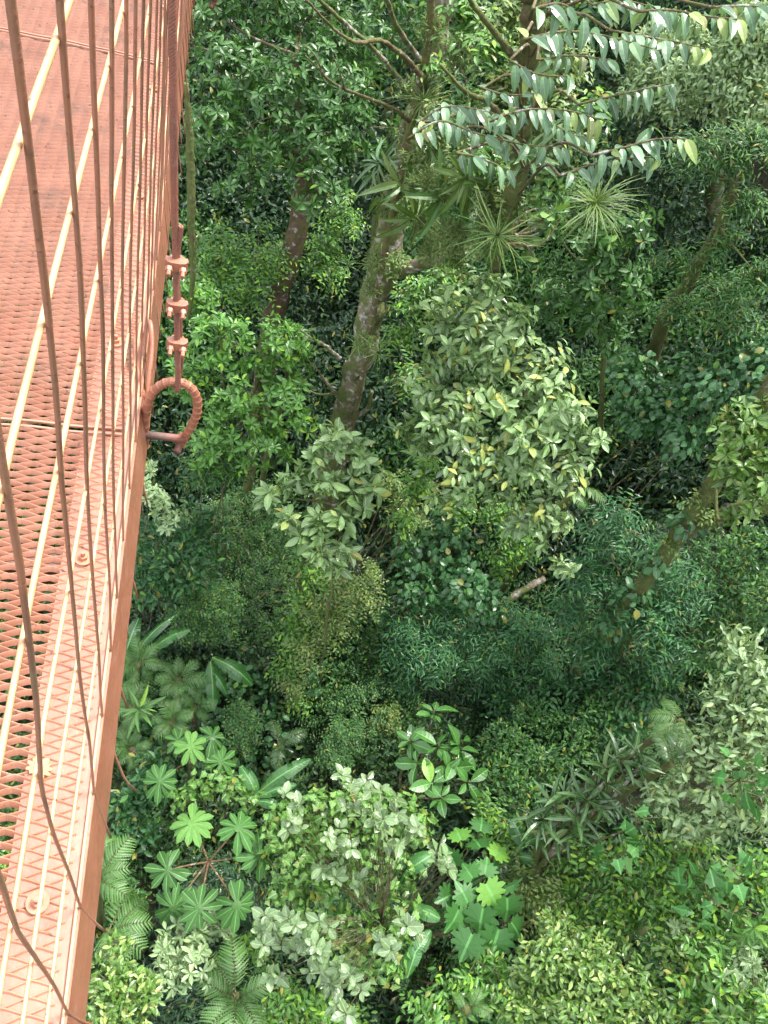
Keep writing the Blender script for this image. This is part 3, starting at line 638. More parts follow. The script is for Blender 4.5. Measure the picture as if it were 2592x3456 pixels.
main_paths = [([mt_(*p) for p in trunk_px], tr_rad),
  ([mt_(838, 600), at_h(890, 575, 8.3), at_h(950, 560, 8.0), at_h(1010, 545, 7.8), at_h(1070, 530, 7.6)], [.085, .075, .075, .07, .04]),
  ([mt_(905, 250), at_h(868, 180, 8.4), at_h(800, 100, 8.0), at_h(690, 0, 7.4), at_h(640, -60, 7.0)], [.036, .026, .02, .015, .01]),
  ([mt_(925, 150), at_h(888, 105, 8.2), at_h(850, 40, 7.8), at_h(825, -40, 7.4)], [.036, .028, .022, .018]),
  ([mt_(735, 775), at_h(700, 745, 8.5), at_h(672, 730, 8.4), at_h(650, 712, 8.4)], [.035, .025, .018, .008]),
  ([mt_(725, 850), at_h(700, 820, 8.5), at_h(680, 790, 8.4)], [.03, .02, .007]),
  ([mt_(725, 850), at_h(690, 852, 8.5), at_h(655, 838, 8.4)], [.025, .016, .006]),
  ([mt_(770, 900), at_h(796, 880, 8.5), at_h(802, 845, 8.4)], [.04, .035, .03])]
trunk_thing("tree", "tree", "tall mossy tree with lichen spotted bark standing in the middle of the ravine", main_paths, BARK, moss=.75)
lian = [([at_h(600, 1560, 8.45), at_h(735, 1040, 8.35), at_h(812, 640, 8.2), at_h(846, 470, 8.15), at_h(884, 290, 8.1), at_h(922, 110, 8.05), at_h(935, -60, 8.0)], [.035, .035, .04, .045, .045, .04, .035])]
trunk_thing("liana", "vine", "thick pale liana climbing straight up the front of the mossy middle tree", lian, TWIG, moss=.12)
bare = [([at_h(884, 262, 8.0), at_h(850, 235, 7.8), at_h(790, 210, 7.5), at_h(720, 180, 7.2), at_h(660, 120, 6.9)], [.022, .018, .014, .011, .006]), ([at_h(745, 195, 7.3), at_h(735, 160, 7.2), at_h(718, 118, 7.1)], [.010, .007, .004]), ([at_h(700, 165, 7.1), at_h(680, 120, 7.0), at_h(655, 95, 7.0)], [.009, .006, .003]), ([at_h(915, 170, 8.0), at_h(870, 120, 7.7), at_h(820, 88, 7.4), at_h(770, 92, 7.2), at_h(725, 65, 7.0), at_h(660, 0, 6.6)], [.03, .024, .02, .016, .012, .008])]
trunk_thing("bare_branch", "branch", "thin leafless yellowish twigs reaching left from the upper mossy trunk", bare, TWIG, moss=.25)
# second, thinner mossy stem to its right
s2 = [([at_h(1044, 800, 14.5), at_h(1050, 730, 12.5), at_h(1058, 650, 10.2), at_h(1068, 585, 8.2), at_h(1078, 530, 7.0), at_h(1100, 440, 6.7), at_h(1122, 360, 6.5), at_h(1135, 200, 6.2), at_h(1150, 30, 5.9), at_h(1156, -80, 5.8)], [.04, .045, .05, .06, .08, .075, .075, .08, .085]),
      ([at_h(1128, 300, 6.4), at_h(1060, 225, 6.2), at_h(1010, 200, 6.0), at_h(950, 140, 5.8)], [.03, .022, .016, .01]),
      ([at_h(1140, 160, 6.1), at_h(1060, 60, 5.9), at_h(1000, -20, 5.7)], [.03, .02, .014])]
# drooping sprays carried by that stem: arching twigs with two ranks of hanging leaves
T4 = trunk_thing("tree", "tree", "slender mossy tree with long arching twigs of big drooping glossy leaves", s2, BARK_MOSS, moss=.8)
db = Buf(); tw = Buf()
sprays_px = [[(880, 300), (950, 262), (1020, 285), (1120, 310), (1215, 318)], [(900, 268), (960, 232), (1030, 236), (1120, 262)], [(985, 330), (1040, 342), (1110, 372)], [(1060, 262), (1130, 238), (1220, 238), (1310, 262)], [(1250, 225), (1330, 206), (1400, 190), (1450, 180)],
 [(1280, 335), (1350, 318), (1420, 300), (1482, 300)], [(1130, 85), (1220, 68), (1310, 78), (1420, 108)], [(1320, 66), (1400, 80), (1470, 92), (1532, 108)], [(1150, 20), (1210, 8), (1260, 38)], [(1380, 25), (1450, 22), (1530, 36), (1610, 42)], [(1540, 16), (1610, 12), (1690, 22)],
 [(1210, 380), (1290, 352), (1360, 342), (1425, 338)], [(1160, 130), (1240, 120), (1330, 132)], [(1180, 230), (1190, 262), (1240, 292), (1290, 300)], [(1100, 130), (1160, 160), (1230, 165)], [(1280, 10), (1340, 0), (1400, 12)], [(1040, 190), (1100, 205), (1170, 200)]]
for i, sp_ in enumerate(sprays_px):
    Hs = 4.3 + .35 * math.sin(i * 2.1) + (.5 if i > 11 else 0); P = [at_h(x, y, Hs + .05 * j) for j, (x, y) in enumerate(sp_)]; path = catmull(P, 10); tube(tw, path, [.007, .003], 6)
    root = at_h(1128 + 8 * math.sin(i), max(60, min(420, sp_[0][1] + 40)), 6.1); tube(tw, catmull([root, (root + path[0]) / 2 + np.array([0, 0, .15]), path[0]], 6), [.012, .007], 6)
    tg = nrm(np.gradient(path, axis=0)); L = np.linalg.norm(np.diff(path, axis=0), axis=1).sum(); n = int(L / .021)
    s = np.linspace(.06, 1, n); idx = np.clip((s * (len(path) - 1)).astype(int), 0, len(path) - 1); p = path[idx]; t = tg[idx]
    sg = np.where(np.arange(n) % 2, 1.0, -1.0)[:, None]; side = nrm(np.cross(t, np.array([0, 0, 1.0])))
    d = side * sg * .75 + t * .35 + np.array([-.05, -.2, -.25]) + RNG.normal(0, .28, (n, 3)); nm = side * sg * .45 + np.array([-.1, -.45, 1.0]) + RNG.normal(0, .35, (n, 3))
    leaves(db, T_DROOP, p, d, nm, RNG.uniform(.07, .125, n))
db.build("foliage", LEAF["droop"], T4); tw.build("twigs", TWIG, T4, smooth=True)
# 3 trees and shrubs, each its own
C = crown_thing
C("epiphyte", "epiphyte", "mat of mosses and small leaved epiphytes wrapped round the upper mossy trunk", "olive",
  [(920, 190, 8.9, 26, 'moss'), (890, 300, 9.2, 26, 'moss'), (868, 380, 9.4, 28), (845, 450, 9.6, 28, 'moss'), (900, 260, 9.1, 24), (930, 60, 8.6, 26, 'moss'), (880, 180, 9.0, 22), (950, 130, 8.7, 24, 'gloss'), (815, 560, 9.9, 26, 'moss'), (860, 560, 9.6, 24), (800, 620, 10.1, 22, 'moss'), (910, 400, 9.2, 30, 'moss'), (785, 740, 10.3, 20, 'moss'), (905, 440, 9.0, 30, 'spray'), (930, 540, 8.8, 24, 'moss'), (1000, 545, 8.5, 24, 'moss')], cov=1.0, root=False)
C("tree", "tree", "dark evergreen tree with starry leaf rosettes right of the upper netting", "whorl",
  [(465, 30, 13.5, 95), (585, 15, 13.5, 95), (690, 20, 13.5, 80), (690, 150, 12.5, 95), (490, 170, 12.8, 95), (610, 230, 12.3, 90), (460, 300, 12.6, 75), (730, 300, 12, 85), (690, 420, 11.8, 60), (540, 360, 12.5, 70), (770, 80, 13.2, 75), (740, 200, 12.4, 80), (650, 330, 12.2, 65)],
  [([(560, 900, 15.2), (590, 690, 13.9), (640, 510, 13.0), (660, 330, 12.8), (640, 120, 12.8)], [.20, .17, .16, .12, .08])], BARK_RED, cov=.5, crown="crown", trunk="trunk")
C("tree", "tree", "bright rosette leaved young tree close behind the rope clips", "whorl_bright",
  [(480, 745, 11, 75), (590, 760, 11, 80), (500, 880, 10.6, 80), (625, 870, 10.6, 65), (425, 650, 12, 55), (575, 960, 10.8, 65), (450, 960, 11, 60), (640, 770, 11.2, 45), (400, 830, 11.2, 50)],
  [([(520, 1180, 14.6), (545, 980, 12.4), (560, 860, 11.6), (560, 760, 11.3)], [.09, .07, .06, .04])], BARK_MOSS, cov=.62, crown="crown", trunk="trunk")
C("shrub", "shrub", "shrub of small glossy leaves between the rope clips and the mossy trunk", "gloss", [(540, 590, 13, 75), (470, 560, 13.2, 70), (600, 560, 13.4, 50), (700, 560, 13.5, 60), (740, 470, 13.2, 50)], cov=.6)
C("shrub", "shrub", "fine leaved shrub in the shade just below the steel loop", "spray", [(440, 1010, 11.5, 50), (480, 1000, 11.4, 50), (500, 990, 11.2, 30)], cov=.7)
C("shrub", "shrub", "greyish rosette leaved shrub against the beam below the steel loop", "silverleaf", [(330, 1080, 11, 45), (370, 1120, 11.2, 35), (310, 1010, 11.4, 30)], cov=.5)
C("shrub", "shrub", "dark glossy shrub along the beam above the banana leaves", "deep", [(340, 1180, 12, 65), (400, 1230, 12.4, 60), (320, 1270, 12.2, 45), (430, 1150, 12.8, 60)], cov=.6)
C("shrub", "shrub", "dark thin leaved shrub with a tangle of dry twigs left of the trunk foot", "fine", [(500, 1130, 13.4, 80), (580, 1180, 13.6, 70), (470, 1210, 13.6, 60), (560, 1080, 13.4, 50)], cov=.55)
C("shrub", "shrub", "rounded fine leaved olive bush above the large banana leaves", "fine", [(450, 1320, 13, 68), (480, 1300, 13.2, 45), (420, 1350, 13.1, 40)], cov=1.0)
C("tree", "tree", "pale puckered leaf tree with yellowing leaves spreading right of the mossy trunk", "pale",
  [(960, 700, 9.6, 70), (1050, 640, 9.4, 55, 'pale2'), (1090, 740, 9.1, 75), (1180, 790, 9.1, 65, 'pale2'), (1010, 870, 9.0, 75, 'pale2'), (1120, 880, 8.8, 75), (1230, 900, 8.8, 65), (1290, 955, 8.8, 36), (930, 960, 9, 55), (1050, 990, 8.8, 75, 'pale2'), (1160, 1020, 8.8, 70), (1200, 1140, 9.1, 45), (1210, 1220, 9.3, 28), (920, 860, 9.2, 50), (950, 790, 9.4, 50, 'pale2'), (1040, 790, 9.2, 60), (1130, 960, 8.8, 60), (1230, 1000, 8.8, 55, 'pale2'), (980, 1040, 9, 50, 'pale2'), (1090, 1070, 8.9, 55), (1170, 1100, 9, 50, 'pale2'), (1000, 930, 8.9, 60), (1180, 860, 9, 60), (880, 930, 9.4, 36), (1120, 1130, 9.1, 36), (1060, 620, 9.0, 50), (1040, 690, 9.0, 50, 'pale2'), (1000, 740, 9.0, 46), (970, 650, 9.2, 40), (1110, 690, 9, 40)],
  [([(860, 1180, 12.2), (900, 1050, 10.8), (970, 920, 10.2), (1040, 830, 9.8), (1090, 760, 9.6)], [.028, .03, .035, .035, .03])], BARK_MOSS, cov=.56, crown="crown", trunk="trunk")
C("tree", "tree", "young pale puckered leaf tree crossing in front of the mossy trunk", "palebig",
  [(700, 960, 9.9, 34), (775, 990, 9.8, 55), (720, 1050, 9.8, 36), (745, 1130, 9.8, 42), (650, 1150, 9.9, 38), (720, 1215, 9.9, 30), (580, 1075, 10.2, 24), (650, 1020, 10, 26), (690, 1190, 9.8, 26), (740, 940, 9.8, 34), (800, 1050, 9.8, 34), (690, 1000, 9.9, 30), (760, 1080, 9.8, 36), (620, 1130, 10, 28), (690, 1140, 9.8, 32), (740, 1180, 9.9, 28), (620, 1040, 10.1, 22)],
  [([(690, 1480, 13), (715, 1280, 10.8), (735, 1150, 10.2), (760, 1010, 10)], [.02, .02, .022, .02])], BARK_MOSS, cov=.62, crown="crown", trunk="trunk")
C("shrub", "shrub", "small dull green shrub behind the upper pale tree crown", "gloss", [(900, 1050, 10.2, 36), (930, 1000, 10, 30), (880, 1130, 10.6, 36), (900, 640, 11.5, 55), (870, 720, 11.8, 45), (880, 820, 11.5, 45), (960, 600, 11.5, 50)], cov=.6)
C("tree", "tree", "rosette leaved tree under the hanging grass tuft", "whorl",
  [(1190, 480, 11, 45), (1290, 520, 10.8, 70), (1375, 500, 10.8, 45), (1330, 600, 10.8, 65), (1240, 620, 11, 60), (1370, 640, 11.2, 40), (1290, 690, 11.3, 55), (1190, 650, 11.6, 50), (1330, 730, 11.8, 40)],
  [([(1300, 940, 15.4), (1300, 720, 12.8), (1280, 560, 11.4)], [.04, .04, .03])], BARK_MOSS, cov=.7, crown="crown", trunk="trunk")
C("shrub", "epiphyte", "yellow green tangle of epiphytes and fine leaves around the slender mossy stem", "olive",
  [(1010, 330, 7.9, 48), (1090, 180, 7.0, 48), (1190, 190, 6.9, 50), (1000, 430, 8.0, 46, 'fine'), (1100, 420, 7.6, 44), (1230, 300, 7.2, 46), (1240, 130, 7.0, 44), (1070, 90, 7.2, 46, 'gloss'), (980, 510, 7.9, 36, 'moss'), (1050, 520, 7.7, 34, 'moss'), (1150, 300, 7.2, 40, 'moss'), (950, 400, 8.4, 40, 'moss'), (1180, 400, 7.4, 36, 'ivy'), (1010, 210, 7.6, 44, 'spray'), (1120, 260, 7.1, 40), (1000, 110, 8, 36, 'moss'), (1180, 90, 6.9, 36, 'moss'), (1060, 330, 7.6, 40, 'gloss'), (930, 320, 8.6, 34, 'moss'), (1280, 230, 7.4, 44, 'gloss'), (1210, 370, 7.4, 40, 'spray'), (960, 250, 8.3, 40), (990, 560, 7.9, 30), (1060, 450, 7.7, 40, 'moss'), (920, 480, 8.8, 30, 'moss'), (890, 340, 8.7, 26), (1110, 20, 6.8, 44), (1010, 20, 7.6, 44, 'gloss')], cov=1.15, root=False)
C("tree", "tree", "sprawling small leaved tree with drooping mossy boughs on the right slope", "spray",
  [(1490, 320, 12.6, 50), (1580, 330, 12.6, 65), (1640, 300, 12.6, 50), (1620, 440, 12.6, 50), (1560, 530, 12.8, 40), (1470, 560, 12.8, 38), (1640, 600, 12.6, 55), (1560, 640, 13, 50), (1480, 660, 13.2, 40), (1610, 710, 13.2, 60), (1420, 570, 12.8, 30)],
  [([(1400, 800, 16.5), (1435, 690, 14.6), (1500, 590, 13.6), (1550, 490, 13.1), (1590, 390, 12.8)], [.13, .12, .10, .08, .05])], BARK_MOSS, cov=.5, crown="crown", trunk="trunk")
C("tree", "tree", "pale sunlit tree crown filling the top right corner", "whitened",
  [(1610, 90, 14, 70), (1560, 180, 14, 60), (1640, 210, 14, 70), (1480, 200, 14.5, 55), (1400, 190, 15, 55), (1500, 110, 15, 60), (1660, 60, 14, 60), (1420, 110, 15.5, 60)],
  [([(1540, 520, 20), (1550, 330, 17), (1560, 150, 15)], [.16, .14, .08])], BARK, cov=.85, crown="crown", trunk="trunk")
C("tree", "tree", "dark small leaved tree behind the drooping sprays", "shade_far", [(1330, 40, 17, 90), (1230, 30, 17, 80, "far"), (1400, 260, 17, 70), (1310, 180, 17, 70), (1440, 330, 17, 60), (1340, 380, 17.5, 50), (1450, 440, 17, 60), (1400, 520, 17, 50)],  # shade of the hollow is put into the leaf colour
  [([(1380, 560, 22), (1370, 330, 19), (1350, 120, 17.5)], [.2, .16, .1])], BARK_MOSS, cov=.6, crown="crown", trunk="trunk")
C("tree", "tree", "dark backing tree between the netting and the mossy trunk top", "shade_far", [(860, 60, 16, 90, "far"), (830, 180, 16, 70), (820, 330, 15.5, 60), (780, 420, 15.5, 50), (1010, 60, 17, 80)], [([(800, 700, 20), (830, 400, 17), (850, 120, 16.5)], [.2, .17, .1])], BARK_MOSS, cov=.55, crown="crown", trunk="trunk")  # leaf colour darkened in place of shade behind the trunk
C("shrub", "shrub", "round leaved vine mound left of the yellow green tree", "round", [(1380, 830, 14.2, 60), (1440, 880, 13.8, 55), (1480, 940, 13.4, 55), (1390, 910, 14, 45), (1340, 770, 14.6, 40)], cov=.7)
C("shrub", "shrub", "pale round leaved vine curtain above the yellow green tree", "round", [(1550, 820, 13.2, 65), (1620, 780, 13.2, 60), (1500, 800, 13.6, 45), (1660, 850, 13, 40)], cov=.8)
C("tree", "tree", "yellow green rosette tree leaning in at the right edge", "yellow_whorl",
  [(1600, 930, 9, 60), (1650, 1000, 9, 60), (1560, 1000, 9.2, 40), (1640, 1080, 9.1, 40), (1600, 1040, 9.1, 40), (1660, 900, 9, 45), (1580, 1110, 9.4, 26)],
  [([(1220, 1500, 14.2), (1340, 1330, 12.2), (1450, 1175, 10.6), (1530, 1060, 9.9), (1600, 950, 9.4), (1680, 800, 9.0)], [.12, .115, .11, .10, .09, .07]), ([(1455, 1170, 10.5), (1520, 1128, 10.2), (1600, 1098, 9.9), (1700, 1085, 9.6)], [.08, .08, .08, .08])], BARK_MOSS, cov=.7, crown="crown", trunk="trunk", moss=90)
C("tree", "tree", "narrow leaved tree with feathery sprays below the mossy leaning limb", "teal",
  [(1330, 1150, 11.6, 65), (1430, 1210, 11.8, 60), (1290, 1240, 12, 65), (1380, 1320, 12, 75), (1490, 1280, 12.2, 60), (1240, 1320, 12.6, 50), (1440, 1400, 12.4, 60), (1300, 1400, 12.8, 60)],
  [([(1240, 1620, 16), (1330, 1420, 13.4), (1400, 1280, 12.4)], [.10, .08, .05])], BARK, cov=.6, crown="crown", trunk="trunk")
C("tree", "tree", "dim tree with leaning dark stems at the right edge under the yellow green tree", "small", [(1560, 1230, 12.6, 70), (1630, 1200, 12.4, 60), (1590, 1330, 12.6, 55), (1540, 1400, 13, 50), (1650, 1290, 12.2, 50)],
  [([(1180, 1560, 15.6), (1245, 1450, 14.4), (1330, 1340, 13.6), (1470, 1260, 13)], [.12, .11, .10, .05]), ([(1460, 1420, 14), (1500, 1330, 13.4), (1530, 1250, 13)], [.07, .06, .05])], BARK_MOSS, cov=.55, crown="crown", trunk="trunk")
C("tree", "tree", "silvery leaflet tree at the right edge with bright yellow tips", "whitened",
  [(1600, 1400, 8.8, 50), (1650, 1470, 8.7, 55), (1560, 1510, 8.8, 45), (1630, 1560, 8.7, 60), (1530, 1610, 8.9, 45), (1600, 1660, 8.8, 60), (1500, 1690, 9.0, 45), (1570, 1750, 8.9, 60), (1440, 1720, 9.1, 40), (1650, 1740, 8.7, 55), (1480, 1780, 9.1, 50)],
  [([(1380, 2000, 11.2), (1400, 1935, 10.4), (1480, 1850, 9.9), (1560, 1770, 9.6), (1610, 1640, 9.3)], [.10, .10, .09, .07, .04]), ([(1440, 1895, 10), (1455, 1840, 9.8), (1462, 1770, 9.5)], [.05, .045, .03]), ([(1610, 1765, 9.2), (1650, 1745, 9.1), (1720, 1730, 9)], [.055, .055, .055])], BARK_MOSS, cov=.55, crown="crown", trunk="trunk")
C("shrub", "shrub", "star leaved vine sprawling over the silvery tree at the lower right", "starvine", [(1380, 1780, 8.9, 40), (1340, 1850, 9.2, 50), (1600, 1680, 8.4, 50), (1650, 1720, 8.3, 45), (1540, 1940, 8.8, 55), (1590, 1880, 8.6, 40), (1480, 1900, 9, 40)], cov=.22)
C("shrub", "shrub", "mottled scrub of mixed small leaves under the silvery tree", "gloss", [(1300, 1890, 10, 70), (1390, 1860, 9.8, 65), (1460, 1960, 9.6, 70), (1560, 1980, 9.4, 75), (1240, 1980, 10.2, 65), (1640, 1900, 9.2, 65), (1350, 1970, 9.9, 70), (1500, 1850, 9.6, 50)], cov=.5)
C("shrub", "shrub", "light green scrub along the lower right corner", "gloss", [(1620, 2090, 9, 64, 'silverleaf'), (1540, 2060, 9.0, 56), (1470, 2070, 9.4, 60, 'yellow'), (1600, 2180, 9, 60, 'yellow_whorl'), (1500, 2180, 9.2, 60), (1420, 2110, 9.5, 55, 'small'), (1650, 2010, 8.9, 45, 'whorl_bright'), (1420, 2190, 9.3, 50, 'yellow'), (1560, 2130, 8.9, 40, 'whorl_bright'), (1480, 2000, 9.3, 36, 'silverleaf'), (1640, 2170, 8.8, 40, 'gloss')], cov=.5)
C("creeper", "vine", "leafy climber clothing the leaning mossy limb on the right", "round", [(1370, 1290, 11.6, 34), (1420, 1215, 10.9, 34), (1480, 1125, 10.2, 30), (1330, 1350, 12.2, 36), (1515, 1080, 9.9, 24, 'olive'), (1450, 1170, 10.4, 26, 'olive'), (1540, 1120, 10, 26, 'olive')], cov=.55, root=False)
C("dead_twigs", "twigs", "tangle of bare dry twigs left of the trunk foot", "olive", [(470, 1140, 13, 14)], [([(500, 1215, 13.2), (470, 1160, 13), (452, 1110, 12.9), (462, 1070, 12.9)], [.014, .010, .004]), ([(520, 1220, 13.2), (500, 1170, 13), (470, 1190, 12.9), (445, 1180, 12.8)], [.012, .008, .003]), ([(540, 1210, 13.2), (520, 1150, 13), (500, 1100, 12.9), (515, 1060, 12.8)], [.012, .008, .003]), ([(500, 1170, 13), (540, 1130, 12.9), (570, 1110, 12.8)], [.010, .006, .003]), ([(560, 1290, 13.2), (600, 1275, 13), (640, 1290, 12.6)], [.010, .007, .003])], TWIG, cov=.3, trunk="twigs")
C("shrub", "shrub", "pale yellow green bush at the bottom edge right of the maple leaved plant", "yellow", [(1180, 2090, 9.2, 60), (1270, 2080, 9.2, 65), (1340, 2130, 9.2, 60), (1130, 2160, 9.3, 50), (1240, 2180, 9.2, 60), (1330, 2200, 9.2, 50), (1200, 2020, 9.5, 40)], cov=.75)
C("shrub", "shrub", "dim olive scrub right of the broad lobed leaves", "olive", [(1180, 1960, 10.2, 55), (1150, 1890, 10.6, 50), (1240, 1880, 10.4, 50)], cov=.7)
C("shrub", "shrub", "dark round leaved bush right of the trunk foot", "round", [(900, 1180, 12.6, 55), (980, 1180, 12.6, 60), (900, 1270, 12.4, 50), (1000, 1260, 12.4, 60), (1050, 1310, 12.6, 40), (940, 1120, 12.8, 40), (840, 1330, 13, 22)], cov=.8)
C("shrub", "shrub", "blue green feathery tree sapling below the dark round leaved bush", "teal", [(890, 1370, 12.6, 60), (970, 1340, 12.6, 60), (940, 1420, 12.6, 60), (1030, 1390, 12.8, 55), (1090, 1350, 13, 55), (860, 1420, 12.8, 40), (880, 1480, 13, 28)],
  [([(780, 1520, 15.4), (815, 1450, 14.2), (880, 1390, 13)], [.06, .05, .03])], BARK_MOSS, cov=.8)
C("shrub", "shrub", "teal ground shrub right of the blue green sapling", "teal", [(1150, 1370, 13.6, 55), (1180, 1440, 13.8, 55), (1110, 1450, 13.8, 50), (1060, 1470, 14, 45)], cov=.7)
C("shrub", "shrub", "creepers and mossy twigs hanging off the lower trunk", "olive", [(740, 1270, 11.6, 55), (790, 1290, 11.6, 45), (690, 1330, 11.8, 45), (660, 1410, 12, 42), (730, 1350, 11.8, 40), (630, 1480, 12.6, 32), (800, 1240, 11.6, 35), (650, 1250, 12, 30)], cov=.5)
C("shrub", "shrub", "leafy creeper climbing the foot of the mossy trunk", "gloss", [(640, 1370, 12.2, 36), (620, 1450, 12.6, 34), (665, 1300, 12, 30), (700, 1250, 11.6, 26), (640, 1520, 13, 26)], cov=.5)
C("creeper", "vine", "glossy climber hiding the trunk below the young pale tree", "gloss", [(690, 1120, 11.4, 26), (675, 1170, 11.6, 26), (665, 1230, 11.8, 26), (650, 1290, 12, 26), (700, 1050, 11.2, 20), (640, 1340, 12.2, 24), (630, 1400, 12.4, 24)], cov=.8, root=False)
C("shrub", "shrub", "small bronze leaved shrub beside the young pale tree", "olive", [(860, 1080, 11.4, 45), (890, 1120, 11.6, 40), (840, 1040, 11.2, 35), (930, 1060, 11.6, 35)], cov=.5)
C("shrub", "shrub", "bright small leaved shrub right of the bronze leaved shrub", "gloss", [(1000, 1090, 12, 50), (1080, 1100, 12, 50), (1120, 1170, 12.4, 50), (1080, 1220, 12.6, 40)], cov=.6)
C("shrub", "shrub", "mixed low scrub in the hollow right of the broad leaved sapling", "small", [(1100, 1620, 12.6, 65), (1160, 1660, 12.4, 55), (1090, 1720, 12, 60), (1150, 1560, 13, 55), (1240, 1600, 12.8, 55), (1300, 1560, 13, 60)], cov=.7)
C("shrub", "shrub", "deep green scrub on the shaded bank above the strap leaved tree", "deep", [(1200, 1520, 13.4, 60), (1100, 1520, 13.6, 55), (1280, 1480, 13.4, 55), (1360, 1500, 13.2, 60), (1340, 1570, 12.8, 45), (1420, 1480, 13, 45)], cov=.7)
C("shrub", "shrub", "fresh green bush at the foot of the maple leaved plant", "gloss", [(1050, 1780, 11, 45), (1100, 1800, 10.8, 40), (1060, 2090, 9.6, 50), (1000, 2150, 9.4, 55), (1080, 2160, 9.4, 50), (930, 2190, 9.3, 45)], cov=.6)
C("shrub", "shrub", "brown tipped fine bush left of the broad leaved sapling", "olive", [(835, 1545, 12.8, 30), (850, 1570, 12.7, 22), (810, 1570, 12.8, 20)], cov=.8)
C("shrub", "shrub", "lacy grey green bush above the umbrella leaves", "fine", [(740, 1600, 12.6, 42), (720, 1640, 12.5, 35), (770, 1580, 12.7, 25)], cov=1.0)
C("shrub", "shrub", "olive fine leaved bush beside the upper umbrella leaf tree", "fine", [(530, 1580, 12.2, 42), (520, 1540, 12.5, 36)], cov=.9)
C("shrub", "shrub", "dark glossy bush against the beam under the loose wire end", "deep", [(290, 1730, 11.4, 45), (320, 1690, 11.4, 45), (270, 1760, 11.4, 35), (300, 1790, 11.4, 35)], cov=.8)
C("shrub", "shrub", "whitish rosette leaved bush between the ferns at the bottom", "silverleaf", [(370, 2040, 9.4, 42), (410, 2080, 9.2, 45), (360, 2100, 9.3, 35), (440, 2010, 9.5, 30), (480, 2000, 9.6, 30)], cov=.6)
C("shrub", "shrub", "light green small leaved bush at the bottom beside the beam", "yellow", [(240, 2120, 8.8, 45), (270, 2180, 8.8, 45), (230, 2190, 8.8, 40), (310, 2150, 8.9, 35), (250, 2050, 9.2, 24)], cov=.6)
C("shrub", "shrub", "mottled bush at the bottom between the fern and the pale leaved bush", "gloss", [(640, 2170, 9.4, 45), (600, 2200, 9.4, 35), (680, 2200, 9.3, 35), (560, 2040, 9.8, 35)], cov=.6)
C("creeper", "vine", "lobed leaf creeper smothering the mound behind the pale leaved bush", "ivy",
  [(620, 1790, 9.4, 60), (690, 1750, 9.4, 60), (780, 1740, 9.4, 60), (850, 1760, 9.4, 55), (900, 1790, 9.4, 45), (640, 1870, 9.2, 65), (690, 1960, 9.1, 65), (620, 1940, 9.3, 45), (780, 2000, 9.1, 55), (720, 1860, 9.3, 60), (860, 1990, 9.2, 45), (790, 1850, 9.5, 55), (740, 2060, 9.1, 50), (820, 2080, 9.1, 45), (860, 1880, 9.5, 45)], cov=.62)
C("creeper", "vine", "lobed leaf creeper between the two umbrella leaf trees", "ivy", [(440, 1700, 10.6, 35), (500, 1700, 10.6, 35), (400, 1730, 10.6, 28), (540, 1730, 10.5, 26)], cov=.5)
# pale leaved bush: big rosettes on a forked pale stem
def rosette_plant(name, cat, label, spots, T_, mat, size, k, tilt, base, bark, stem_r=.02, axis=(0, 0, 1), jitter=.3, group=None):
    tips = np.array([at(*s) for s in spots]); c = tips.mean(0); g = np.array([c[0], c[1], float(g_z(c[0], c[1])) - .05]) if base is None else at(*base)
    T = thing(name, label, cat, g, group); b = Buf(); ax = np.array(axis, float) + RNG.normal(0, jitter, tips.shape) + nrm(tips - c) * .4
    rosettes(b, T_, tips, ax, size, k=k, tilt=tilt); b.build("foliage", LEAF[mat], T); wd = Buf(); hub = c * .3 + g * .7
    tube(wd, catmull([g, (g + hub) / 2 + RNG.normal(0, .04, 3), hub], 6), [stem_r * 1.8, stem_r * 1.3], 8, rough=.05)
    for t_, a in zip(tips, nrm(ax)): tube(wd, catmull([hub, (hub + t_) / 2 + RNG.normal(0, .05, 3) - a * .05, t_ - a * size * .3, t_], 5), [stem_r, stem_r * .4], 6, caps=False)
    wd.build("stem", bark, T, smooth=True); return T
vib = [(735, 1790), (765, 1745), (810, 1770), (830, 1790), (850, 1745), (880, 1775), (905, 1790), (640, 1735), (760, 1690), (800, 1705), (945, 1840), (960, 1870), (700, 1880), (760, 1830), (620, 1790), (570, 2060), (605, 2040), (650, 2040), (700, 2060), (670, 2100), (600, 2110), (690, 1990), (730, 2090), (580, 2000), (760, 2120), (640, 2000), (850, 1830), (780, 1900), (880, 2000), (830, 2040), (560, 1990), (710, 2130), (750, 2190)]
rosette_plant("shrub", "shrub", "bush with big pale oval leaves on forked grey twigs, bottom middle", [(x, y, 8.25 + .25 * math.sin(i * 1.7)) for i, (x, y) in enumerate(vib + [(x + random.uniform(-26, 26), y + random.uniform(-22, 22)) for x, y in vib + vib])], t_leaf(.60, 7, .52, .2, .2), "silver", .122, (4, 6), (50, 92), (850, 2030, 9.7), TWIG, .0035)
rosette_plant("shrub", "shrub", "broad leaved sapling with large fresh green whorls in a dark hollow", [(938, 1535, 11.2), (884, 1600, 11.2), (945, 1610, 11), (970, 1660, 10.9), (935, 1690, 10.8), (1000, 1615, 11.1), (985, 1640, 11), (900, 1650, 11), (1015, 1690, 11), (950, 1720, 10.9), (1000, 1600, 11.2)], T_BROAD, "broad", .30, (4, 6), (55, 80), None, TWIG, .02)
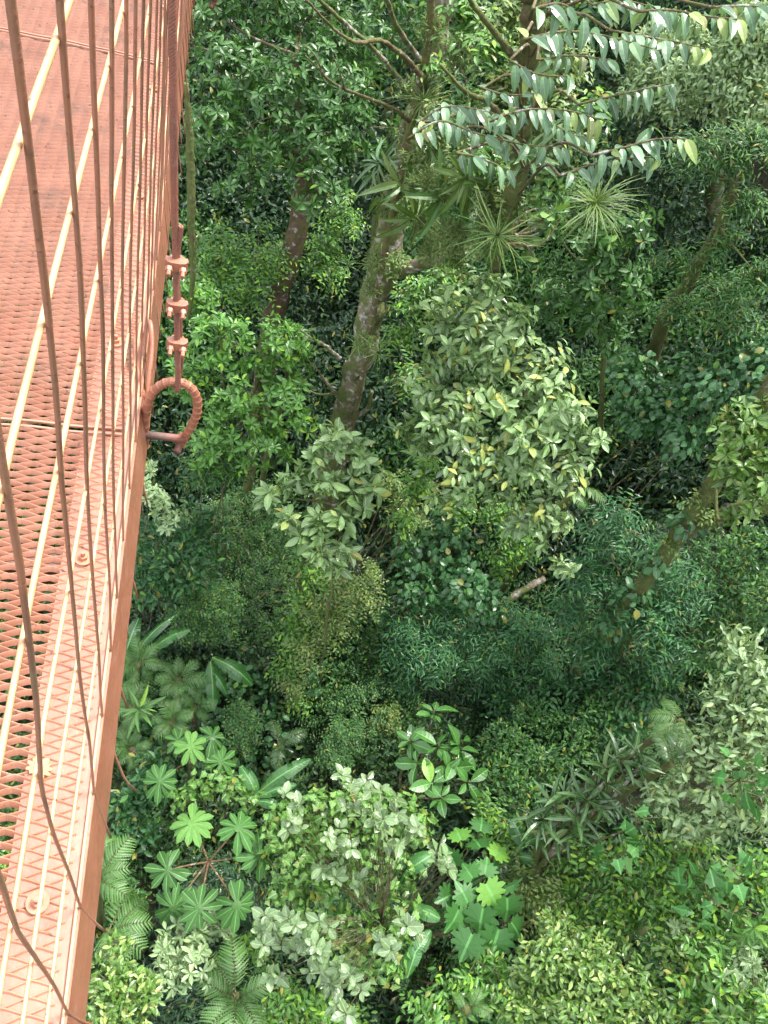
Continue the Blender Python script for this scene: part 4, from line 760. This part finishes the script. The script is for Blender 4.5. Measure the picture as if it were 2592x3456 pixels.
rosette_plant("tree", "tree", "strap leaved tree with long upright blades along a leaning stem", [(1190, 1740, 9.8), (1220, 1710, 9.8), (1250, 1760, 9.7), (1290, 1700, 9.7), (1310, 1660, 9.7), (1340, 1640, 9.6), (1370, 1620, 9.6), (1270, 1730, 9.7), (1230, 1790, 9.8), (1170, 1770, 9.9), (1320, 1690, 9.6), (1200, 1800, 9.9), (1260, 1800, 9.8), (1385, 1650, 9.6), (1350, 1670, 9.6), (1300, 1740, 9.7), (1160, 1800, 10)], T_STRAP, "strap", .34, (7, 11), (28, 82), (1105, 1950, 11), BARK, .04, axis=(-.1, .1, 1))
# maple-like leaves
def flat_leaf_plant(name, cat, label, spots, T_, mat, size, base=None):
    P = np.array([at(*s[:3]) for s in spots]); c = P.mean(0); g = np.array([c[0], c[1], float(g_z(c[0], c[1])) - .05]) if base is None else at(*base); T = thing(name, label, cat, g); b = Buf(); n = len(P)
    out = P - c; out[:, 2] = 0; d = nrm(out + RNG.normal(0, .15, P.shape)) + np.array([0, 0, -.25]); nm = np.tile([0, 0, 1.0], (n, 1)) + RNG.normal(0, .42, (n, 3)) + nrm(out) * .25
    leaves(b, T_, P - nrm(d) * size * .45, d, nm, np.array([s[3] if len(s) > 3 else size for s in spots])); b.build("foliage", LEAF[mat], T); wd = Buf()
    for p, dd in zip(P, nrm(d)): tube(wd, catmull([g + RNG.normal(0, .05, 3), (g + p) / 2 + RNG.normal(0, .06, 3), p - dd * size * .45], 6), [.018, .006], 6, caps=False)
    wd.build("stem", TWIG, T, smooth=True); return T
flat_leaf_plant("leafy_plant", "plant", "plant with huge maple shaped leaves right of the pale leaved bush", [(990, 1800, 10.2), (1030, 1820, 10.2), (975, 1850, 10), (1010, 1880, 9.9), (1050, 1870, 10), (1000, 1930, 9.7, .26), (1060, 1930, 9.8, .30), (1095, 1960, 9.8, .30), (1040, 1985, 9.6, .32), (980, 1985, 9.6, .28), (1110, 1910, 9.9), (1010, 2040, 9.5, .30), (1070, 2030, 9.6, .32), (960, 1940, 9.7), (1115, 2010, 9.8), (1040, 1780, 10.4), (1080, 1840, 10.2)], T_MAPLE, "lobed", .235)
flat_leaf_plant("climbing_plant", "vine", "heart leaved climber hanging yellow green under the slender mossy stem", [(1135, 500, 8.4), (1160, 470, 8.4), (1185, 465, 8.4), (1130, 530, 8.4), (1155, 520, 8.4), (1180, 510, 8.4), (1200, 480, 8.4), (1140, 555, 8.4), (1215, 440, 8.4), (1165, 440, 8.5)], T_HEART, "heart", .17, (1095, 520, 8.3))
# umbrella leaf trees
def cecropia(label, crown_px, lv, R):
    c = at(*crown_px); g = np.array([c[0], c[1], float(g_z(c[0], c[1])) - .05]); T = thing("umbrella_leaf_tree", label, "tree", g, "umbrella leaf trees")
    b = Buf(); tube(b, catmull([g, (g + c) / 2 + RNG.normal(0, .04, 3), c], 8), [.06, .035], 10); b.build("trunk", BARK, T, smooth=True)
    for x, y, t, yg in lv:
        p = at(x, y, t); o = nrm(p - c); palmate(T, p, np.array([0, 0, 1.0]) + o * .35 + RNG.normal(0, .08, 3), R * RNG.uniform(.88, 1.08), c, bool(yg), random.choice([9, 10, 10, 11]))
cecropia("umbrella leaf tree with a full ring of palmate leaves, the lower one", (450, 1862, 9.6), [(362, 1880, 9.1, 0), (415, 1778, 9.3, 1), (515, 1788, 9.3, 0), (430, 1962, 9.0, 0), (512, 1955, 9.1, 0), (560, 1850, 9.4, 0), (375, 1960, 9.5, 0)], .30)
cecropia("smaller umbrella leaf tree half hidden by creepers, the upper one", (413, 1640, 11.2), [(458, 1592, 10.8, 0), (412, 1612, 10.6, 1), (345, 1688, 10.6, 0), (385, 1600, 10.9, 0), (478, 1645, 10.8, 0)], .265)
# ferns
fern("tree fern with arching fronds beside the lower beam", (215, 1900, 9.6), [(285, 1795, 9.5), (275, 1870, 9.3), (268, 1930, 9.2), (230, 1780, 9.8), (200, 1800, 9.8)], 'tree')
fern("second tree fern low against the beam with dark fronds", (232, 2015, 9.6), [(330, 1985, 9.3), (325, 1930, 9.7), (290, 1900, 10), (310, 2050, 9.2), (260, 2080, 9.0)], 'tree')
fern("large fern with one upright stalk at the bottom edge", (508, 2150, 9.4), [(500, 2010, 9.3), (420, 2110, 9.2), (590, 2120, 9.2), (440, 2230, 9.0), (570, 2240, 9.0), (500, 2260, 8.9), (450, 2050, 9.4)], 'tree')
for lab_, cpx_, rr_, nn_ in [("lacy fern under the banana leaf by the beam", (300, 1435, 12.2), 62, 7), ("lacy fern right of the spiky starry plant", (385, 1470, 12.2), 66, 8), ("lacy fern around the spiky starry plant against the beam", (285, 1525, 11.9), 60, 7), ("lacy fern just above the small umbrella leaf tree", (370, 1560, 11.9), 58, 7), ("lowest lacy fern beside the loose wire end", (285, 1620, 11.6), 58, 7), ("lacy fern left of the dark banana leaves", (420, 1530, 12.3), 48, 6)]:
    fern(lab_, cpx_, [(cpx_[0] + rr_ * random.uniform(.8, 1.2) * math.cos(k_ / nn_ * 6.283 + rr_), cpx_[1] + rr_ * random.uniform(.7, 1.1) * math.sin(k_ / nn_ * 6.283 + rr_), cpx_[2] - random.uniform(-.15, .35)) for k_ in range(nn_)], 'lace', group="lacy ferns in the thicket by the beam")
fern("small palm with three comb like fronds beside the lacy bush", (605, 1610, 12.4), [(665, 1575, 12.2), (595, 1660, 12), (585, 1545, 12.6)], 'palm', name="palm", cat="palm")
fern("drooping fern beside the silvery tree on the right", (1470, 1560, 10.6), [(1395, 1540, 10.4), (1410, 1590, 10.3), (1430, 1500, 10.8), (1480, 1620, 10.2)], 'tree')
fern("comb leaved palm frond plant beside the drooping fern", (1450, 1650, 10.2), [(1410, 1570, 10.2), (1500, 1590, 10), (1470, 1560, 10.3), (1420, 1620, 10)], 'palm', name="palm", cat="palm")
fern("single light fern frond under the pale tree crown", (1235, 1060, 12), [(1320, 1078, 11.8), (1270, 1100, 11.7)], 'tree')
fern("small fern in the lower right foreground", (1010, 2180, 9.2), [(1040, 2130, 9.1), (1060, 2180, 9), (980, 2140, 9.2)], 'tree')
fern("dry fern on the left of the mossy trunk", (640, 735, 11.2), [(690, 708, 11.1), (655, 700, 11.2)], 'sword')
# banana-like plants
banana("banana like plant with a torn leaf by the beam and the olive bush", [((268, 1425), (300, 1335), 34), ((330, 1400), (410, 1360), 30), ((300, 1400), (385, 1325), 24), ((275, 1335), (265, 1300), 24)], t=12.4, group="banana like plants")
banana("banana like plant with two broad leaves in the dark left of the trunk foot", [((460, 1420), (545, 1480), 40), ((455, 1430), (460, 1535), 32), ((450, 1440), (490, 1500), 26)], t=12.4, group="banana like plants")
banana("banana like plant with leaning leaves below the small palm", [((560, 1710), (670, 1640), 34), ((555, 1720), (520, 1655), 32), ((560, 1720), (640, 1695), 24), ((555, 1730), (600, 1740), 24), ((545, 1730), (500, 1680), 26)], t=11.4, group="banana like plants")
banana("banana like plant with upright leaves right of the trunk foot", [((640, 1490), (705, 1430), 26), ((650, 1500), (715, 1490), 24)], t=13.2, group="banana like plants")
banana("banana like plant among the creepers with a pink leaf base", [((880, 1880), (935, 1845), 40), ((890, 1960), (950, 1985), 34), ((870, 2090), (930, 2010), 34), ((880, 2110), (905, 2010), 30), ((730, 1870), (760, 1810), 24), ((870, 1870), (850, 1810), 22)], t=9.3, group="banana like plants")
banana("banana like plant below the silvery tree on the left", [((1130, 1830), (1105, 1770), 34), ((1140, 1820), (1170, 1800), 30), ((1120, 1850), (1160, 1860), 26)], t=10.4, group="banana like plants")
banana("banana like plant under the dim tree on the right", [((1480, 1420), (1500, 1370), 26), ((1490, 1430), (1530, 1400), 26)], t=13.4, group="banana like plants")
# epiphytes on trunks
def tuft(label, px, size, n, T_, mat, tilt=(20, 95), axis=(0, -.2, 1), name="bromeliad", group=None):
    c = at(*px); T = thing(name, label, "epiphyte", c, group); b = Buf(); rosettes(b, T_, np.array([c]), np.array([axis]), size, k=(n, n), tilt=tilt); b.build("leaves", LEAF[mat], T); return T
tuft("hanging grass like tuft of thin yellow green blades", (1285, 440, 8.8), .36, 170, T_BLADE, "olive", (15, 88), name="grass_tuft", axis=(-.15, -.35, 1))
tuft("bromeliad with stiff blades on the front of the mossy trunk", (872, 395, 9.2), .42, 13, T_STRAP, "strap", (40, 105), (0, -.6, .6))
tuft("thin leaved bromeliad on the left side of the mossy trunk", (815, 350, 9.6), .36, 12, T_STRAP, "strap", (50, 100), (-.7, -.3, .5))
tuft("small yellowish bromeliad ringing the lichen patch of the trunk", (820, 762, 10.0), .24, 26, T_BLADE, "yellow", (30, 110), (.3, -.5, .7))
tuft("small tuft on the left edge of the trunk above the lichen", (770, 748, 10.2), .18, 20, T_BLADE, "yellow", (40, 120), (-.5, -.5, .5))
tuft("dark bromeliad nested on the mossy limb", (1010, 500, 8.6), .40, 24, T_STRAP, "deep", (35, 100), (.2, -.4, .8))
tuft("pale bladed bromeliad hanging under the mossy limb", (980, 530, 8.6), .32, 22, T_BLADE, "yellow", (60, 130), (.1, -.5, .1))
tuft("bromeliad with drooping straps left of the trunk top", (830, 420, 9.6), .4, 14, T_STRAP, "olive", (60, 125), (-.6, -.3, .2))
tuft("arching strap leaved epiphyte on the trunk just left of the mossy limb", (905, 470, 8.7), .40, 16, T_STRAP, "olive", (45, 120), (.2, -.5, .4))
tuft("fern like strappy epiphyte hanging between trunk and slender stem", (960, 430, 8.3), .42, 18, T_STRAP, "fern", (50, 125), (0, -.5, .2))
tuft("long bladed epiphyte hugging the slender mossy stem at its bend", (1075, 505, 7.2), .34, 40, T_BLADE, "yellow", (30, 115), (-.3, -.5, .5))
tuft("dull green bladed epiphyte under the lowest drooping sprays", (1010, 385, 7.6), .36, 20, T_STRAP, "olive", (45, 125), (.1, -.5, .3))
tuft("epiphyte with upright straps where the twigs leave the slender stem", (1140, 330, 6.7), .26, 16, T_STRAP, "strap", (20, 95), (.2, -.4, .8))
tuft("grassy epiphyte near the top of the mossy trunk", (915, 215, 8.6), .30, 50, T_BLADE, "olive", (30, 120), (-.2, -.5, .4))
tuft("small fan palm seedling beside the trunk", (750, 572, 11.4), .22, 18, T_BLADE, "yellow", (30, 90), (-.2, -.4, .8), name="palm_seedling")
tuft("spiky starry plant in the lacy ferns", (300, 1530, 11.2), .36, 16, T_STRAP, "feather", (35, 85), (0, 0, 1), name="leafy_plant")
# hanging mossy strand at the left, fallen log, stray leaf on the deck
trunk_thing("hanging_vine", "vine", "thin mossy vine hanging straight down beside the netting and rope clips", [([at_h(402, 180, 9.2), at_h(410, 330, 9.1), at_h(414, 470, 9.0), at_h(416, 600, 9.0), at_h(410, 690, 9.0)], [.03, .05, .05, .04, .015])], BARK_MOSS, moss=1.6)
trunk_thing("fallen_log", "log", "dark rotten log lying among ground plants right of the round leaved bush", [([at(1050, 1330, 13.4), at(1110, 1288, 13.4), at(1175, 1250, 13.7)], [.05, .06, .055])], BARK, moss=2.2)
dl = on_deck(76, 1670, .004); DT = thing("dead_leaf", "pale dry leaf lying on the bridge grating", "leaf", dl); lb = Buf(); leaves(lb, T_MAPLE, np.array([dl]), np.array([[.5, .8, 0]]), np.array([[.05, .05, 1]]), .04, np.array([.5])); lb.build("blade", LEAF["dry"], DT)
